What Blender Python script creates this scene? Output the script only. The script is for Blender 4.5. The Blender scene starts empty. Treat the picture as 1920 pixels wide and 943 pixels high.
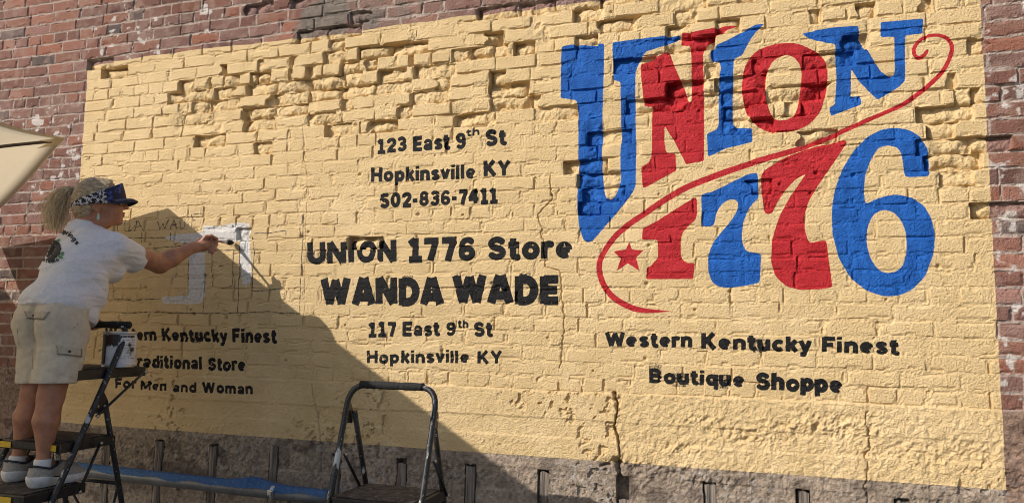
import bpy, bmesh, math, random
import numpy as np
from mathutils import Vector, Matrix
from mathutils.bvhtree import BVHTree

scene = bpy.context.scene
COL = scene.collection
random.seed(7)

# ------------------------------------------------------------------ camera
FPX, CX, CY = 1391.0, 960.0, 471.5
R_CAM = np.array([[0.94856206, 0.31627913, 0.01405472],
                  [-0.01874404, 0.10042104, -0.99476845],
                  [-0.31603589, 0.94333617, 0.10118393]])   # world -> (right, down, forward)
CAM_POS = np.array([0.0, -3.344, 1.55])
cam_d = bpy.data.cameras.new('camera'); cam = bpy.data.objects.new('camera', cam_d); COL.objects.link(cam)
cam_d.sensor_width = 36.0; cam_d.lens = FPX / 1920 * 36.0; cam_d.clip_start = 0.05; cam_d.clip_end = 500
mw = Matrix.Identity(4)
for i in range(3):
    mw[i][0] = R_CAM[0][i]; mw[i][1] = -R_CAM[1][i]; mw[i][2] = -R_CAM[2][i]; mw[i][3] = CAM_POS[i]
cam.matrix_world = mw
scene.camera = cam

# ------------------------------------------------------------------ world and sun
SUN_DIR = np.array([1.07, 1.0, -0.96]); SUN_DIR = SUN_DIR / np.linalg.norm(SUN_DIR)     # travel direction of the light
elev = math.asin(-SUN_DIR[2]); azim = math.atan2(-SUN_DIR[0], -SUN_DIR[1])
world = bpy.data.worlds.new('World'); scene.world = world; world.use_nodes = True
wn = world.node_tree.nodes; wl = world.node_tree.links
sky = wn.new('ShaderNodeTexSky'); sky.sky_type = 'NISHITA'; sky.sun_disc = False
sky.sun_elevation = elev; sky.sun_rotation = azim; sky.air_density = 1.0; sky.dust_density = 1.5
wl.new(sky.outputs['Color'], wn['Background'].inputs['Color'])
wn['Background'].inputs['Strength'].default_value = 0.12
sun_d = bpy.data.lights.new('sun', 'SUN'); sun_d.energy = 4.9; sun_d.angle = math.radians(0.5); sun_d.color = (1.0, 0.94, 0.84)
sun = bpy.data.objects.new('sun', sun_d); COL.objects.link(sun)
sun.rotation_euler = Vector(SUN_DIR).to_track_quat('-Z', 'Y').to_euler(); sun.location = (-6, -8, 9)
scene.view_settings.view_transform = 'Standard'; scene.view_settings.look = 'None'
scene.cycles.filter_width = 1.0
scene.view_settings.exposure = 0.10; scene.view_settings.gamma = 1.0

# ------------------------------------------------------------------ helpers
def ray(px, py):
    return R_CAM.T @ np.array([(px - CX) / FPX, (py - CY) / FPX, 1.0])
def W(px, py, d=0.0):                      # point that stands d metres out from the wall plane
    r = ray(px, py); t = (-d - CAM_POS[1]) / r[1]
    return CAM_POS + r * t
def OX(px, py, X):                         # point on the vertical plane x = X
    r = ray(px, py); t = (X - CAM_POS[0]) / r[0]
    return CAM_POS + r * t
def V(*a): return Vector(a)

def props(o, label=None, cat=None, group=None, kind=None):
    if label: o['label'] = label
    if cat: o['category'] = cat
    if group: o['group'] = group
    if kind: o['kind'] = kind
    return o
def empty(name, loc=(0, 0, 0), parent=None, **kw):
    o = bpy.data.objects.new(name, None); COL.objects.link(o); o.location = loc; o.empty_display_size = 0.05
    if parent: o.parent = parent
    return props(o, **kw)
def link_mesh(name, me, mat, parent=None, smooth=True, **kw):
    o = bpy.data.objects.new(name, me); COL.objects.link(o)
    if mat: me.materials.append(mat)
    if smooth and len(me.polygons): me.polygons.foreach_set('use_smooth', np.ones(len(me.polygons), dtype=bool))
    if parent:
        o.parent = parent
        o.matrix_parent_inverse = parent.matrix_basis.inverted() if parent.parent is None else (parent.parent.matrix_basis @ parent.matrix_parent_inverse @ parent.matrix_basis).inverted()
    return props(o, **kw)
def bm_obj(name, bm, mat, parent=None, smooth=True, **kw):
    me = bpy.data.meshes.new(name); bm.normal_update(); bm.to_mesh(me); bm.free()
    return link_mesh(name, me, mat, parent, smooth, **kw)
def np_mesh(name, verts, faces):           # verts (N,3), faces (M,4) or (M,3)
    me = bpy.data.meshes.new(name); n, k = faces.shape
    me.vertices.add(len(verts)); me.vertices.foreach_set('co', np.ascontiguousarray(verts, dtype=np.float32).ravel())
    me.loops.add(n * k); me.loops.foreach_set('vertex_index', faces.astype(np.int32).ravel())
    me.polygons.add(n); me.polygons.foreach_set('loop_start', np.arange(0, n * k, k, dtype=np.int32))
    me.update(calc_edges=True)
    return me

def add_box(bm, c, s, rot=None, bevel=0.0):
    r = bmesh.ops.create_cube(bm, size=1.0); vs = r['verts']
    M = Matrix.Translation(Vector(c)) @ (rot.to_4x4() if rot else Matrix.Identity(4)) @ Matrix.Diagonal((*s, 1.0))
    if bevel:
        es = list({e for v in vs for e in v.link_edges})
        bmesh.ops.transform(bm, matrix=Matrix.Diagonal((*s, 1.0)), verts=vs)
        rr = bmesh.ops.bevel(bm, geom=es, offset=bevel, segments=2, affect='EDGES', profile=0.7)
        allv = set(rr['verts']) | {v for v in vs if v.is_valid}
        for f in rr['faces']: allv |= set(f.verts)
        M = Matrix.Translation(Vector(c)) @ (rot.to_4x4() if rot else Matrix.Identity(4))
        bmesh.ops.transform(bm, matrix=M, verts=list(allv))
    else:
        bmesh.ops.transform(bm, matrix=M, verts=vs)
def frames(pts):
    pts = [Vector(p) for p in pts]; out = []; up = None
    for i, p in enumerate(pts):
        t = (pts[min(i + 1, len(pts) - 1)] - pts[max(i - 1, 0)]).normalized()
        if up is None:
            up = Vector((0, 0, 1)) if abs(t.z) < 0.9 else Vector((1, 0, 0))
        a = t.cross(up)
        if a.length < 1e-6: a = t.orthogonal()
        a.normalize(); b = a.cross(t).normalized(); up = b
        out.append((p, a, b))
    return out
def add_tube(bm, pts, rad, seg=10, cap=True, flat=1.0):
    rings = []
    fr = frames(pts)
    for i, (p, a, b) in enumerate(fr):
        r = rad[i] if hasattr(rad, '__len__') else rad
        rings.append([bm.verts.new(p + a * (math.cos(2 * math.pi * k / seg) * r) + b * (math.sin(2 * math.pi * k / seg) * r * flat)) for k in range(seg)])
    for i in range(len(rings) - 1):
        for k in range(seg):
            bm.faces.new((rings[i][k], rings[i][(k + 1) % seg], rings[i + 1][(k + 1) % seg], rings[i + 1][k]))
    if cap:
        bm.faces.new(list(reversed(rings[0]))); bm.faces.new(rings[-1])
def arc_pts(p0, corner, p1, rad, n=7):     # rounded corner between two straight runs
    p0, c, p1 = Vector(p0), Vector(corner), Vector(p1)
    a = (p0 - c).normalized() * rad + c; b = (p1 - c).normalized() * rad + c
    return [(a * (1 - t) ** 2 + c * (2 * t * (1 - t)) + b * t * t) for t in [i / (n - 1) for i in range(n)]]
def add_disc(bm, c, n, r, t, seg=12):
    c = Vector(c); n = Vector(n).normalized()
    add_tube(bm, [c, c + n * t], r, seg)
def add_lathe(bm, c, prof, seg=40, cap=True):      # prof: (radius, z)
    rings = [[bm.verts.new((c[0] + math.cos(2 * math.pi * k / seg) * r, c[1] + math.sin(2 * math.pi * k / seg) * r, c[2] + z)) for k in range(seg)] for r, z in prof]
    for i in range(len(rings) - 1):
        for k in range(seg):
            bm.faces.new((rings[i][k], rings[i][(k + 1) % seg], rings[i + 1][(k + 1) % seg], rings[i + 1][k]))
    if cap: bm.faces.new(list(reversed(rings[0]))); bm.faces.new(rings[-1])
def add_ball(bm, c, r, s=(1, 1, 1), sub=2, rot=None):
    rr = bmesh.ops.create_icosphere(bm, subdivisions=sub, radius=r)
    bmesh.ops.transform(bm, matrix=Matrix.Translation(Vector(c)) @ (rot.to_4x4() if rot else Matrix.Identity(4)) @ Matrix.Diagonal((*s, 1.0)), verts=rr['verts'])

def mat(name, color, rough=0.6, metal=0.0, spec=0.5):
    m = bpy.data.materials.new(name); m.use_nodes = True; b = m.node_tree.nodes['Principled BSDF']
    b.inputs['Base Color'].default_value = (*color, 1); b.inputs['Roughness'].default_value = rough
    b.inputs['Metallic'].default_value = metal; b.inputs['Specular IOR Level'].default_value = spec
    return m
def add_noise_color(m, c1, c2, scale, lo=0.4, hi=0.6, detail=5, seedv=0.0, stretch=None, rough=0.6):
    nt = m.node_tree; N = nt.nodes; L = nt.links; b = N['Principled BSDF']
    tc = N.new('ShaderNodeTexCoord'); src = tc.outputs['Object']
    mp = N.new('ShaderNodeMapping'); mp.inputs['Location'].default_value = (seedv, seedv * 1.7, seedv * 0.3)
    if stretch: mp.inputs['Scale'].default_value = stretch
    L.new(src, mp.inputs['Vector'])
    n = N.new('ShaderNodeTexNoise'); n.inputs['Scale'].default_value = scale; n.inputs['Detail'].default_value = detail; n.inputs['Roughness'].default_value = rough
    L.new(mp.outputs['Vector'], n.inputs['Vector'])
    r = N.new('ShaderNodeMapRange'); r.inputs['From Min'].default_value = lo; r.inputs['From Max'].default_value = hi
    L.new(n.outputs['Fac'], r.inputs['Value'])
    mx = N.new('ShaderNodeMix'); mx.data_type = 'RGBA'
    prev = b.inputs['Base Color'].links[0].from_socket if b.inputs['Base Color'].is_linked else None
    if prev: L.new(prev, mx.inputs['A'])
    else: mx.inputs['A'].default_value = (*c1, 1)
    mx.inputs['B'].default_value = (*c2, 1)
    L.new(r.outputs['Result'], mx.inputs['Factor']); L.new(mx.outputs['Result'], b.inputs['Base Color'])
    return m
def add_bump(m, scale, strength=0.3, dist=0.002, detail=4, stretch=None, coord='Object'):
    nt = m.node_tree; N = nt.nodes; L = nt.links; b = N['Principled BSDF']
    tc = N.new('ShaderNodeTexCoord'); mp = N.new('ShaderNodeMapping')
    if stretch: mp.inputs['Scale'].default_value = stretch
    L.new(tc.outputs[coord], mp.inputs['Vector'])
    n = N.new('ShaderNodeTexNoise'); n.inputs['Scale'].default_value = scale; n.inputs['Detail'].default_value = detail
    L.new(mp.outputs['Vector'], n.inputs['Vector'])
    bp = N.new('ShaderNodeBump'); bp.inputs['Strength'].default_value = strength; bp.inputs['Distance'].default_value = dist
    L.new(n.outputs['Fac'], bp.inputs['Height'])
    if b.inputs['Normal'].is_linked: L.new(b.inputs['Normal'].links[0].from_socket, bp.inputs['Normal'])
    L.new(bp.outputs['Normal'], b.inputs['Normal'])
    return m

# ------------------------------------------------------------------ surface nets for the figure
BIG = 1.0
class Field:
    def __init__(s, lo, hi, h):
        s.lo = np.array(lo, float); s.h = h; s.n = np.ceil((np.array(hi) - s.lo) / h).astype(int) + 1
        s.F = np.full(s.n, BIG, np.float32)
    def sub(s, lo, hi):
        a = np.clip(np.floor((np.array(lo) - s.lo) / s.h).astype(int), 0, s.n); b = np.clip(np.ceil((np.array(hi) - s.lo) / s.h).astype(int) + 1, 0, s.n)
        sl = tuple(slice(a[i], b[i]) for i in range(3))
        ax = [(s.lo[i] + np.arange(a[i], b[i]) * s.h).astype(np.float32) for i in range(3)]
        return sl, ax[0][:, None, None], ax[1][None, :, None], ax[2][None, None, :]
    def join(s, sl, d, k):
        if k > 0:
            f = s.F[sl]; hh = np.clip(0.5 + 0.5 * (f - d) / k, 0, 1)
            s.F[sl] = f * (1 - hh) + d * hh - k * hh * (1 - hh)
        else: s.F[sl] = np.minimum(s.F[sl], d)
    def cap(s, a, b, ra, rb, k=0.02, flat=None):
        a = np.array(a, float); b = np.array(b, float); m = max(ra, rb) + k + 3 * s.h
        sl, x, y, z = s.sub(np.minimum(a, b) - m, np.maximum(a, b) + m)
        v = b - a; t = np.clip(((x - a[0]) * v[0] + (y - a[1]) * v[1] + (z - a[2]) * v[2]) / max(v @ v, 1e-9), 0, 1)
        d = np.sqrt((x - a[0] - t * v[0]) ** 2 + (y - a[1] - t * v[1]) ** 2 + (z - a[2] - t * v[2]) ** 2) - (ra + (rb - ra) * t)
        s.join(sl, d, k)
    def ell(s, c, r, k=0.02, axes=None):       # axes: 3x3 rows = local axes
        c = np.array(c, float); r = np.array(r, float); m = r.max() + k + 3 * s.h
        sl, x, y, z = s.sub(c - m, c + m)
        x = x - c[0]; y = y - c[1]; z = z - c[2]
        if axes is not None:
            A = np.array(axes, float); p = [A[i][0] * x + A[i][1] * y + A[i][2] * z for i in range(3)]
        else: p = [x, y, z]
        k0 = np.sqrt((p[0] / r[0]) ** 2 + (p[1] / r[1]) ** 2 + (p[2] / r[2]) ** 2)
        k1 = np.sqrt((p[0] / r[0] ** 2) ** 2 + (p[1] / r[1] ** 2) ** 2 + (p[2] / r[2] ** 2) ** 2)
        s.join(sl, k0 * (k0 - 1) / np.maximum(k1, 1e-4), k)
    def plane(s, p, n, k=0.0, lo=None, hi=None):          # keep the side the normal points away from
        n = np.array(n, float); n /= np.linalg.norm(n); p = np.array(p, float)
        sl, x, y, z = s.sub(s.lo if lo is None else lo, s.lo + s.n * s.h if hi is None else hi)
        s.F[sl] = np.maximum(s.F[sl], (x - p[0]) * n[0] + (y - p[1]) * n[1] + (z - p[2]) * n[2])
    def grid(s):
        return s.sub(s.lo, s.lo + s.n * s.h)[1:]
    def mesh(s, name):
        F = s.F; ins = F < 0; n = F.shape
        corners = [(i, j, k) for i in (0, 1) for j in (0, 1) for k in (0, 1)]
        cnt = np.zeros((n[0] - 1, n[1] - 1, n[2] - 1), np.int8)
        for c in corners: cnt += ins[c[0]:n[0] - 1 + c[0], c[1]:n[1] - 1 + c[1], c[2]:n[2] - 1 + c[2]]
        act = (cnt > 0) & (cnt < 8); I, J, K = np.nonzero(act); idx = np.full(act.shape, -1, np.int64); idx[I, J, K] = np.arange(len(I))
        fv = {c: F[I + c[0], J + c[1], K + c[2]].astype(np.float64) for c in corners}
        acc = np.zeros((len(I), 3)); w = np.zeros(len(I))
        for c in corners:
            for ax in range(3):
                if c[ax] == 0:
                    e = list(c); e[ax] = 1; e = tuple(e); fa, fb = fv[c], fv[e]
                    cr = (fa < 0) != (fb < 0); t = np.where(cr, fa / np.where(cr, fa - fb, 1), 0)
                    p = np.tile(np.array(c, float), (len(I), 1)); p[:, ax] += t
                    acc += p * cr[:, None]; w += cr
        P = s.lo + (np.stack([I, J, K], 1) + acc / w[:, None]) * s.h
        quads = []
        for ax in range(3):
            o = [a for a in range(3) if a != ax]
            A = [slice(None)] * 3; B = [slice(None)] * 3; A[ax] = slice(0, -1); B[ax] = slice(1, None)
            ch = ins[tuple(A)] != ins[tuple(B)]; ix = np.array(np.nonzero(ch)).T
            ok = np.ones(len(ix), bool)
            for a in o: ok &= (ix[:, a] > 0) & (ix[:, a] < n[a] - 1)
            ix = ix[ok]; first = ins[tuple(ix.T)]
            def cell(da, db):
                q = ix.copy(); q[:, o[0]] -= da; q[:, o[1]] -= db; return idx[tuple(q.T)]
            q = np.stack([cell(1, 1), cell(0, 1), cell(0, 0), cell(1, 0)], 1)
            flip = first if ax != 1 else ~first
            q[~flip] = q[~flip][:, ::-1]
            quads.append(q)
        q = np.concatenate(quads); q = q[(q >= 0).all(1)]
        return np_mesh(name, P, q)

# ------------------------------------------------------------------ value noise on arrays
def vnoise(x, z, scale, seed, sx=1.0, sz=1.0):
    g = np.random.default_rng(seed).random((257, 257)).astype(np.float32)
    u = x / scale * sx + 1000.3; v = z / scale * sz + 1000.7
    i = np.floor(u).astype(np.int64); j = np.floor(v).astype(np.int64); fu = (u - i).astype(np.float32); fv = (v - j).astype(np.float32)
    fu = fu * fu * (3 - 2 * fu); fv = fv * fv * (3 - 2 * fv); i0 = i % 257; j0 = j % 257; i1 = (i + 1) % 257; j1 = (j + 1) % 257
    return (g[i0, j0] * (1 - fu) + g[i1, j0] * fu) * (1 - fv) + (g[i0, j1] * (1 - fu) + g[i1, j1] * fu) * fv
def fbm(x, z, scale, seed, octv=3, **k):
    a, t, s = 1.0, 0.0, 0.0
    for o in range(octv):
        t = t + a * vnoise(x, z, scale / 2 ** o, seed + o * 17, **k); s += a; a *= 0.5
    return t / s
def sstep(a, b, x):
    t = np.clip((x - a) / (b - a), 0, 1); return t * t * (3 - 2 * t)

# ================================================================== THE WALL
Z0 = 1.262; PITCH = 0.0672                # top of the concrete base, height of a course
PX0, PX1, PZ0, PZ1 = -3.87, 0.872, 0.962, 3.108      # painted panel
ST = 0.0036
def axis(lo, a, b, hi, fine, coarse):
    return np.concatenate([np.arange(lo, a, coarse), np.arange(a, b, fine), np.arange(b, hi, coarse), [hi]])
xs = axis(-6.4, -4.72, 1.08, 2.8, ST, 0.03); zs = axis(0.0, 0.46, 3.66, 4.5, ST, 0.03)
NX, NZ = len(xs), len(zs)
GX, GZ = np.meshgrid(xs, zs, indexing='ij'); GX = GX.astype(np.float64); GZ = GZ.astype(np.float64)
rng = np.random.default_rng(11)

def blob(px, py, rp, s):                    # soft spot given around a pixel position of the photograph
    c = W(px, py); e = W(px + rp, py); r = abs(e[0] - c[0])
    return c[0], c[2], r, s
DMG = [(430,150,70,.6),(520,170,110,.85),(600,120,90,.9),(680,160,120,.85),(760,200,130,.7),(880,190,120,.8),(400,235,60,.85),(340,230,60,.55),
       (540,240,90,.7),(980,220,80,.6),(920,110,90,.6),(1000,60,100,.65),(1130,40,100,.5),(1250,60,90,.7),(1330,40,70,.7),(1270,190,60,.6),(1110,270,80,.55),
       (1100,170,60,.6),(1330,150,60,.8),(1420,160,70,.75),(1510,120,60,.75),(1600,60,80,.6),(1650,150,60,.7),(1750,170,80,.6),(1790,230,70,.8),(1880,140,70,.9),
       (1890,260,70,.8),(1720,280,50,.7),(1100,330,50,.5),(1500,180,60,.5),(560,40,60,.5),(700,60,90,.35),(1720,440,40,.3),(1400,60,50,.5),(860,250,60,.5),(230,150,50,.3)]
DM = np.zeros_like(GX)
for a in DMG:
    cx, cz, r, s = blob(*a); DM = np.maximum(DM, s * np.exp(-(((GX - cx) / r) ** 2 + ((GZ - cz) / r) ** 2) * 0.9))

DM *= np.where(GX < -0.85, 0.03 + 0.97 * sstep(W(800, 262)[2], W(800, 215)[2], GZ), 1.0)
zw = GZ - Z0 + (fbm(GX, GZ, 0.6, 3, 2) - 0.5) * 0.010 + (vnoise(GX, GZ, 0.07, 5) - 0.5) * 0.0035
row = np.floor(zw / PITCH).astype(int); rz = zw - row * PITCH         # height inside the course
brick = row >= 0
row_c = np.clip(row, 0, None); nrow = row_c.max() + 1
dl = np.zeros_like(GX); dr = np.zeros_like(GX); bid = np.zeros(GX.shape, int); base_id = 0
xw = GX + (vnoise(GX, GZ, 0.05, 8) - 0.5) * 0.005
for k in range(nrow):
    header = k % 6 == 0
    L = 0.108 if header else 0.209
    x = -6.6 + (0.0 if header else (0.105 if k % 2 else 0.0)) + rng.normal(0, 0.014)
    bs = [x]
    while x < 3.2:
        l = L * rng.normal(1.0, 0.035)
        if not header and rng.random() < 0.06: l *= 0.55
        x += l; bs.append(x)
    bs = np.array(bs); m = row_c == k
    ii = np.searchsorted(bs, xw[m]) - 1; ii = np.clip(ii, 0, len(bs) - 2)
    dl[m] = xw[m] - bs[ii]; dr[m] = bs[ii + 1] - xw[m]; bid[m] = base_id + ii; base_id += len(bs)
NB = base_id
ux = np.clip((dl - dr) / np.maximum(dl + dr, 1e-3), -1, 1); uz = np.clip(rz / PITCH * 2 - 1, -1, 1)
# every brick's own damage, set-back, tilt and colour
cntb = np.bincount(bid[brick], minlength=NB); dmb = np.bincount(bid[brick], weights=DM[brick], minlength=NB) / np.maximum(cntb, 1)
b_u = rng.random(NB); b_off = rng.normal(0, 0.0012, NB); b_tx = rng.normal(0, 0.0013, NB); b_tz = rng.normal(0, 0.0010, NB)
b_sp = (b_u < dmb * 0.95 + 0.002)
b_kind = rng.random(NB); b_cut = rng.uniform(-0.7, 0.7, NB); b_sgn = rng.choice([-1, 1], NB); b_rec = rng.uniform(0.008, 0.029, NB)
b_rec[rng.random(NB) < 0.15] += 0.018
mort_w = 0.0028 + 0.0024 * fbm(GX, GZ, 0.05, 21, 2) + 0.004 * sstep(0.62, 0.85, vnoise(GX, GZ, 0.16, 23))
dz_edge = np.minimum(rz, PITCH - rz) - mort_w
dx_edge = np.minimum(dl, dr) - mort_w * 0.85
dedge = np.minimum(dx_edge, dz_edge)
rnd = 0.004 + 0.006 * fbm(GX, GZ, 0.12, 31, 2)
fine = fbm(GX, GZ, 0.012, 41, 2) - 0.5
med = fbm(GX, GZ, 0.045, 45, 3) - 0.5
hb = b_off[bid] + b_tx[bid] * ux + b_tz[bid] * uz + 0.0020 * fine + 0.0016 * med - 0.0018 * np.abs(ux) ** 6
# chips off brick corners
chip = sstep(0.63, 0.8, vnoise(GX, GZ, 0.045, 51)) * sstep(0.016, 0.003, dedge)
hb = hb - 0.007 * chip
openj = sstep(0.60, 0.72, vnoise(GX, GZ, 0.11, 61)) * (dx_edge < dz_edge)
openh = sstep(0.70, 0.78, vnoise(GX, GZ, 0.14, 63))
hm = -0.0030 + 0.0080 * (fbm(GX, GZ, 0.011, 71, 2) - 0.50) + 0.004 * (fbm(GX, GZ, 0.2, 73, 2) - 0.5) - 0.0085 * openj - 0.0035 * openh
hm = hm - 0.016 * DM * sstep(0.35, 0.7, vnoise(GX, GZ, 0.09, 75))
tb = sstep(-0.0006, 0.0030, dedge)
hbr = 0.80 * (hm + (hb - hm) * tb)
# spalled bricks: worn cores that lie back as rounded lumps
b_px = rng.normal(0, 0.22, NB); b_pz = rng.normal(0, 0.22, NB); b_pw = rng.uniform(0.9, 1.7, NB); b_pk = rng.uniform(1.6, 3.6, NB); b_sl = rng.normal(0, 0.010, NB)
wux = ux + 0.55 * (fbm(GX, GZ, 0.05, 82, 2) - 0.5) - b_px[bid] * (1 - ux ** 2); wuz = uz + 0.8 * (fbm(GX, GZ, 0.045, 83, 2) - 0.5) - b_pz[bid] * (1 - uz ** 2)
pil = np.sqrt(np.clip(1 - np.abs(wux * 1.04) ** (b_pk[bid] * b_pw[bid]), 0, 1)) * np.sqrt(np.clip(1 - np.abs(wuz * 1.06) ** b_pk[bid], 0, 1))
lump = fbm(GX, GZ, 0.055, 81, 3) - 0.5; lump2 = np.abs(fbm(GX, GZ, 0.03, 84, 2) - 0.5)
hs = -b_rec[bid] - 0.018 + pil * (0.008 + 0.72 * b_rec[bid]) + 0.024 * lump - 0.012 * lump2 + 0.006 * fine + b_sl[bid] * ux
part = np.where(b_kind[bid] < 0.45, 1.0, sstep(-0.06, 0.06, (ux * b_sgn[bid] - b_cut[bid]) + 0.5 * (vnoise(GX, GZ, 0.03, 85) - 0.5)))
spm = np.where(b_sp[bid], part, 0.0) * (0.25 + 0.75 * sstep(-0.006, 0.002, dedge + 0.002 + 0.010 * (vnoise(GX, GZ, 0.03, 87) - 0.5) * DM))
H = hbr * (1 - spm) + np.minimum(0.92 * hs, hbr + 0.002) * spm
# crumbled patches with no brick left to read
crum = sstep(0.62, 0.80, fbm(GX, GZ, 0.22, 91, 2) * 0.6 + DM * 0.5)
H = H - crum * (0.006 + 0.030 * (fbm(GX, GZ, 0.05, 93, 3) - 0.35))
# concrete base: board marks, pebbles, broken strips
peb = fbm(GX, GZ, 0.016, 101, 2) - 0.5
lay = np.zeros_like(GX)
for zz, st in ((1.135, 0.004), (1.05, -0.004), (0.905, 0.003), (0.80, -0.004), (0.62, 0.004)):
    lay += st * sstep(zz - 0.006, zz + 0.006, GZ + 0.008 * (vnoise(GX, GZ, 0.25, 103) - 0.5))
rough_reg = np.zeros_like(GX)
for a in [(1560,800,110,1.0),(1400,815,90,.8),(1280,840,60,.9),(1480,800,80,.9),(1700,850,120,.6),(1820,850,90,.6),(1320,790,60,.6),(1220,880,90,.8),(1330,900,90,.7),(930,830,40,.5),(640,790,60,.4),(400,850,160,.9),(700,900,200,.7),(1000,900,120,.5),(260,850,120,.8),(860,885,100,.8)]:
    cx, cz, r, s = blob(*a); rough_reg = np.maximum(rough_reg, s * np.exp(-(((GX - cx) / r) ** 2 + ((GZ - cz) / (r * 0.24)) ** 2)))
big = fbm(GX, GZ, 0.024, 107, 3) - 0.5
hc = 0.004 + lay + 0.0040 * peb + 0.003 * (fbm(GX, GZ, 0.3, 105, 2) - 0.5) + rough_reg ** 1.5 * (0.034 * big - 0.006 + 0.012 * peb)
hc = hc - 0.012 * sstep(0.60, 0.74, fbm(GX, GZ, 0.026, 109, 3)) * sstep(0.50, 0.8, vnoise(GX, GZ, 0.3, 111)) + 0.004 * (GX > -0.62) * peb + 0.0015 * (GX > -0.62) * (fbm(GX, GZ, 0.03, 112, 2) - 0.5)
hc = hc + np.where(GZ < PZ0, 0.0035 * (fbm(GX, GZ, 0.022, 113, 2) - 0.5) - 0.001, 0)
cb = sstep(-0.006, 0.004, zw + 0.006 * (vnoise(GX, GZ, 0.05, 115) - 0.5))
H = hc * (1 - cb) + H * cb
# cracks
def crack(pts, w, dep, wob=0.006):
    global H
    P = np.array([[W(*p)[0], W(*p)[2]] for p in pts]); lo = P.min(0) - 0.08; hi = P.max(0) + 0.08
    a = np.searchsorted(xs, [lo[0], hi[0]]); b = np.searchsorted(zs, [lo[1], hi[1]]); sl = (slice(a[0], a[1]), slice(b[0], b[1]))
    x = GX[sl] + wob * 2 * (vnoise(GX[sl], GZ[sl], 0.03, 121) - 0.5) + wob * (vnoise(GX[sl], GZ[sl], 0.012, 122) - 0.5); z = GZ[sl] + wob * (vnoise(GX[sl], GZ[sl], 0.03, 123) - 0.5)
    d = np.full(x.shape, 9.0)
    for p, q in zip(P[:-1], P[1:]):
        v = q - p; t = np.clip(((x - p[0]) * v[0] + (z - p[1]) * v[1]) / (v @ v), 0, 1)
        d = np.minimum(d, np.hypot(x - p[0] - t * v[0], z - p[1] - t * v[1]))
    H[sl] -= dep * np.exp(-(d / w) ** 2)
crack([(1152,738),(1156,752),(1155,775),(1153,800),(1158,818),(1160,835),(1162,862)], 0.0030, 0.060, 0.008)
crack([(1151,738),(1154,748)], 0.0065, 0.05); crack([(1156,862),(1164,866)], 0.011, 0.04); crack([(1158,868),(1160,892)], 0.008, 0.04); crack([(1130,872),(1142,869)], 0.007, 0.025)
crack([(1032,330),(1035,372),(1010,400),(1016,440),(1022,500),(1050,508),(1055,560),(1058,600),(1056,640),(1050,690)], 0.0030, 0.009)
crack([(1622,770),(1628,820),(1624,880),(1625,943)], 0.0030, 0.012, 0.010); crack([(604,900),(600,800),(585,720)], 0.003, 0.006)
crack([(568,240),(572,300),(578,360),(573,420),(572,520),(570,600)], 0.0022, 0.003, 0.003)
# slots cast into the base for the wooden stubs
SLOTX = [-3.88, -3.515, -3.15, -2.785, -2.405, -2.035, -1.67, -1.31, -0.955, -0.59, -0.22, 0.15, 0.515, 0.88]
for i, sx_ in enumerate(SLOTX):
    top = 0.905 + (0.012 if sx_ == -2.405 else 0) + rng.normal(0, 0.004)
    mw_ = (np.abs(GX - sx_ + 0.004 * (vnoise(GX, GZ, 0.03, 131) - 0.5)) < 0.0265) & (GZ < top + 0.006 * (vnoise(GX, GZ, 0.02, 133) - 0.5))
    H = np.where(mw_, -0.055 + 0.004 * peb, H)
# nail holes and lost corners
for k in range(46):
    cx, cz = rng.uniform(-3.8, 0.85), rng.uniform(1.3, 2.4); r = rng.uniform(0.004, 0.009)
    a = np.searchsorted(xs, [cx - 0.04, cx + 0.04]); b = np.searchsorted(zs, [cz - 0.04, cz + 0.04]); sl = (slice(a[0], a[1]), slice(b[0], b[1]))
    H[sl] -= 0.014 * np.exp(-((GX[sl] - cx) ** 2 + (GZ[sl] - cz) ** 2) / r ** 2)

def wall_h(x, z):                           # surface height at a point of the wall
    i = np.clip(np.searchsorted(xs, x) - 1, 0, NX - 2); j = np.clip(np.searchsorted(zs, z) - 1, 0, NZ - 2)
    return max(H[i, j], H[i + 1, j], H[i, j + 1], H[i + 1, j + 1])

# ---- natural colours of brick, joint and concrete
pal = np.array([(0.235,0.105,0.085),(0.205,0.090,0.075),(0.26,0.118,0.090),(0.185,0.092,0.085),(0.16,0.075,0.065),(0.27,0.105,0.072),(0.215,0.115,0.105)])
pal = 1.02 * ((0.86 * pal + 0.14 * pal.mean(1, keepdims=True)) * np.array((1.06, .98, .86)))
b_col = pal[rng.integers(0, len(pal), NB)] * rng.normal(1, 0.10, NB)[:, None]
cold = rng.random(NB) < 0.06; b_col[cold] = np.array((0.11, 0.085, 0.08)) * rng.uniform(0.8, 1.2, cold.sum())[:, None]
BC = b_col[bid]
BC = BC * (0.86 + 0.28 * fbm(GX, GZ, 0.06, 201, 3))[..., None]
BC = BC * (0.62 + 0.72 * fbm(GX, GZ, 0.55, 202, 4))[..., None]
dust = sstep(0.46, 0.76, fbm(GX, GZ, 0.05, 203, 4)) * 0.45 + 0.06 + 0.25 * sstep(.55, .75, fbm(GX, GZ, .4, 204, 3))
BC = BC * (1 - dust[..., None]) + np.array((0.33, 0.225, 0.185)) * dust[..., None]
raw_core = np.array((0.30, 0.20, 0.18)) * (0.75 + 0.5 * fbm(GX, GZ, 0.03, 205, 2))[..., None]
BC = BC * (1 - 0.55 * spm[..., None]) + raw_core * 0.55 * spm[..., None]
MC = np.array((0.40, 0.315, 0.27)) * (0.70 + 0.6 * fbm(GX, GZ, 0.02, 207, 2))[..., None]
jm = sstep(0.004, -0.001, dedge + 0.003 * (vnoise(GX, GZ, 0.02, 209) - 0.5))
COLR = BC * (1 - jm[..., None]) + MC * jm[..., None]
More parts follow.
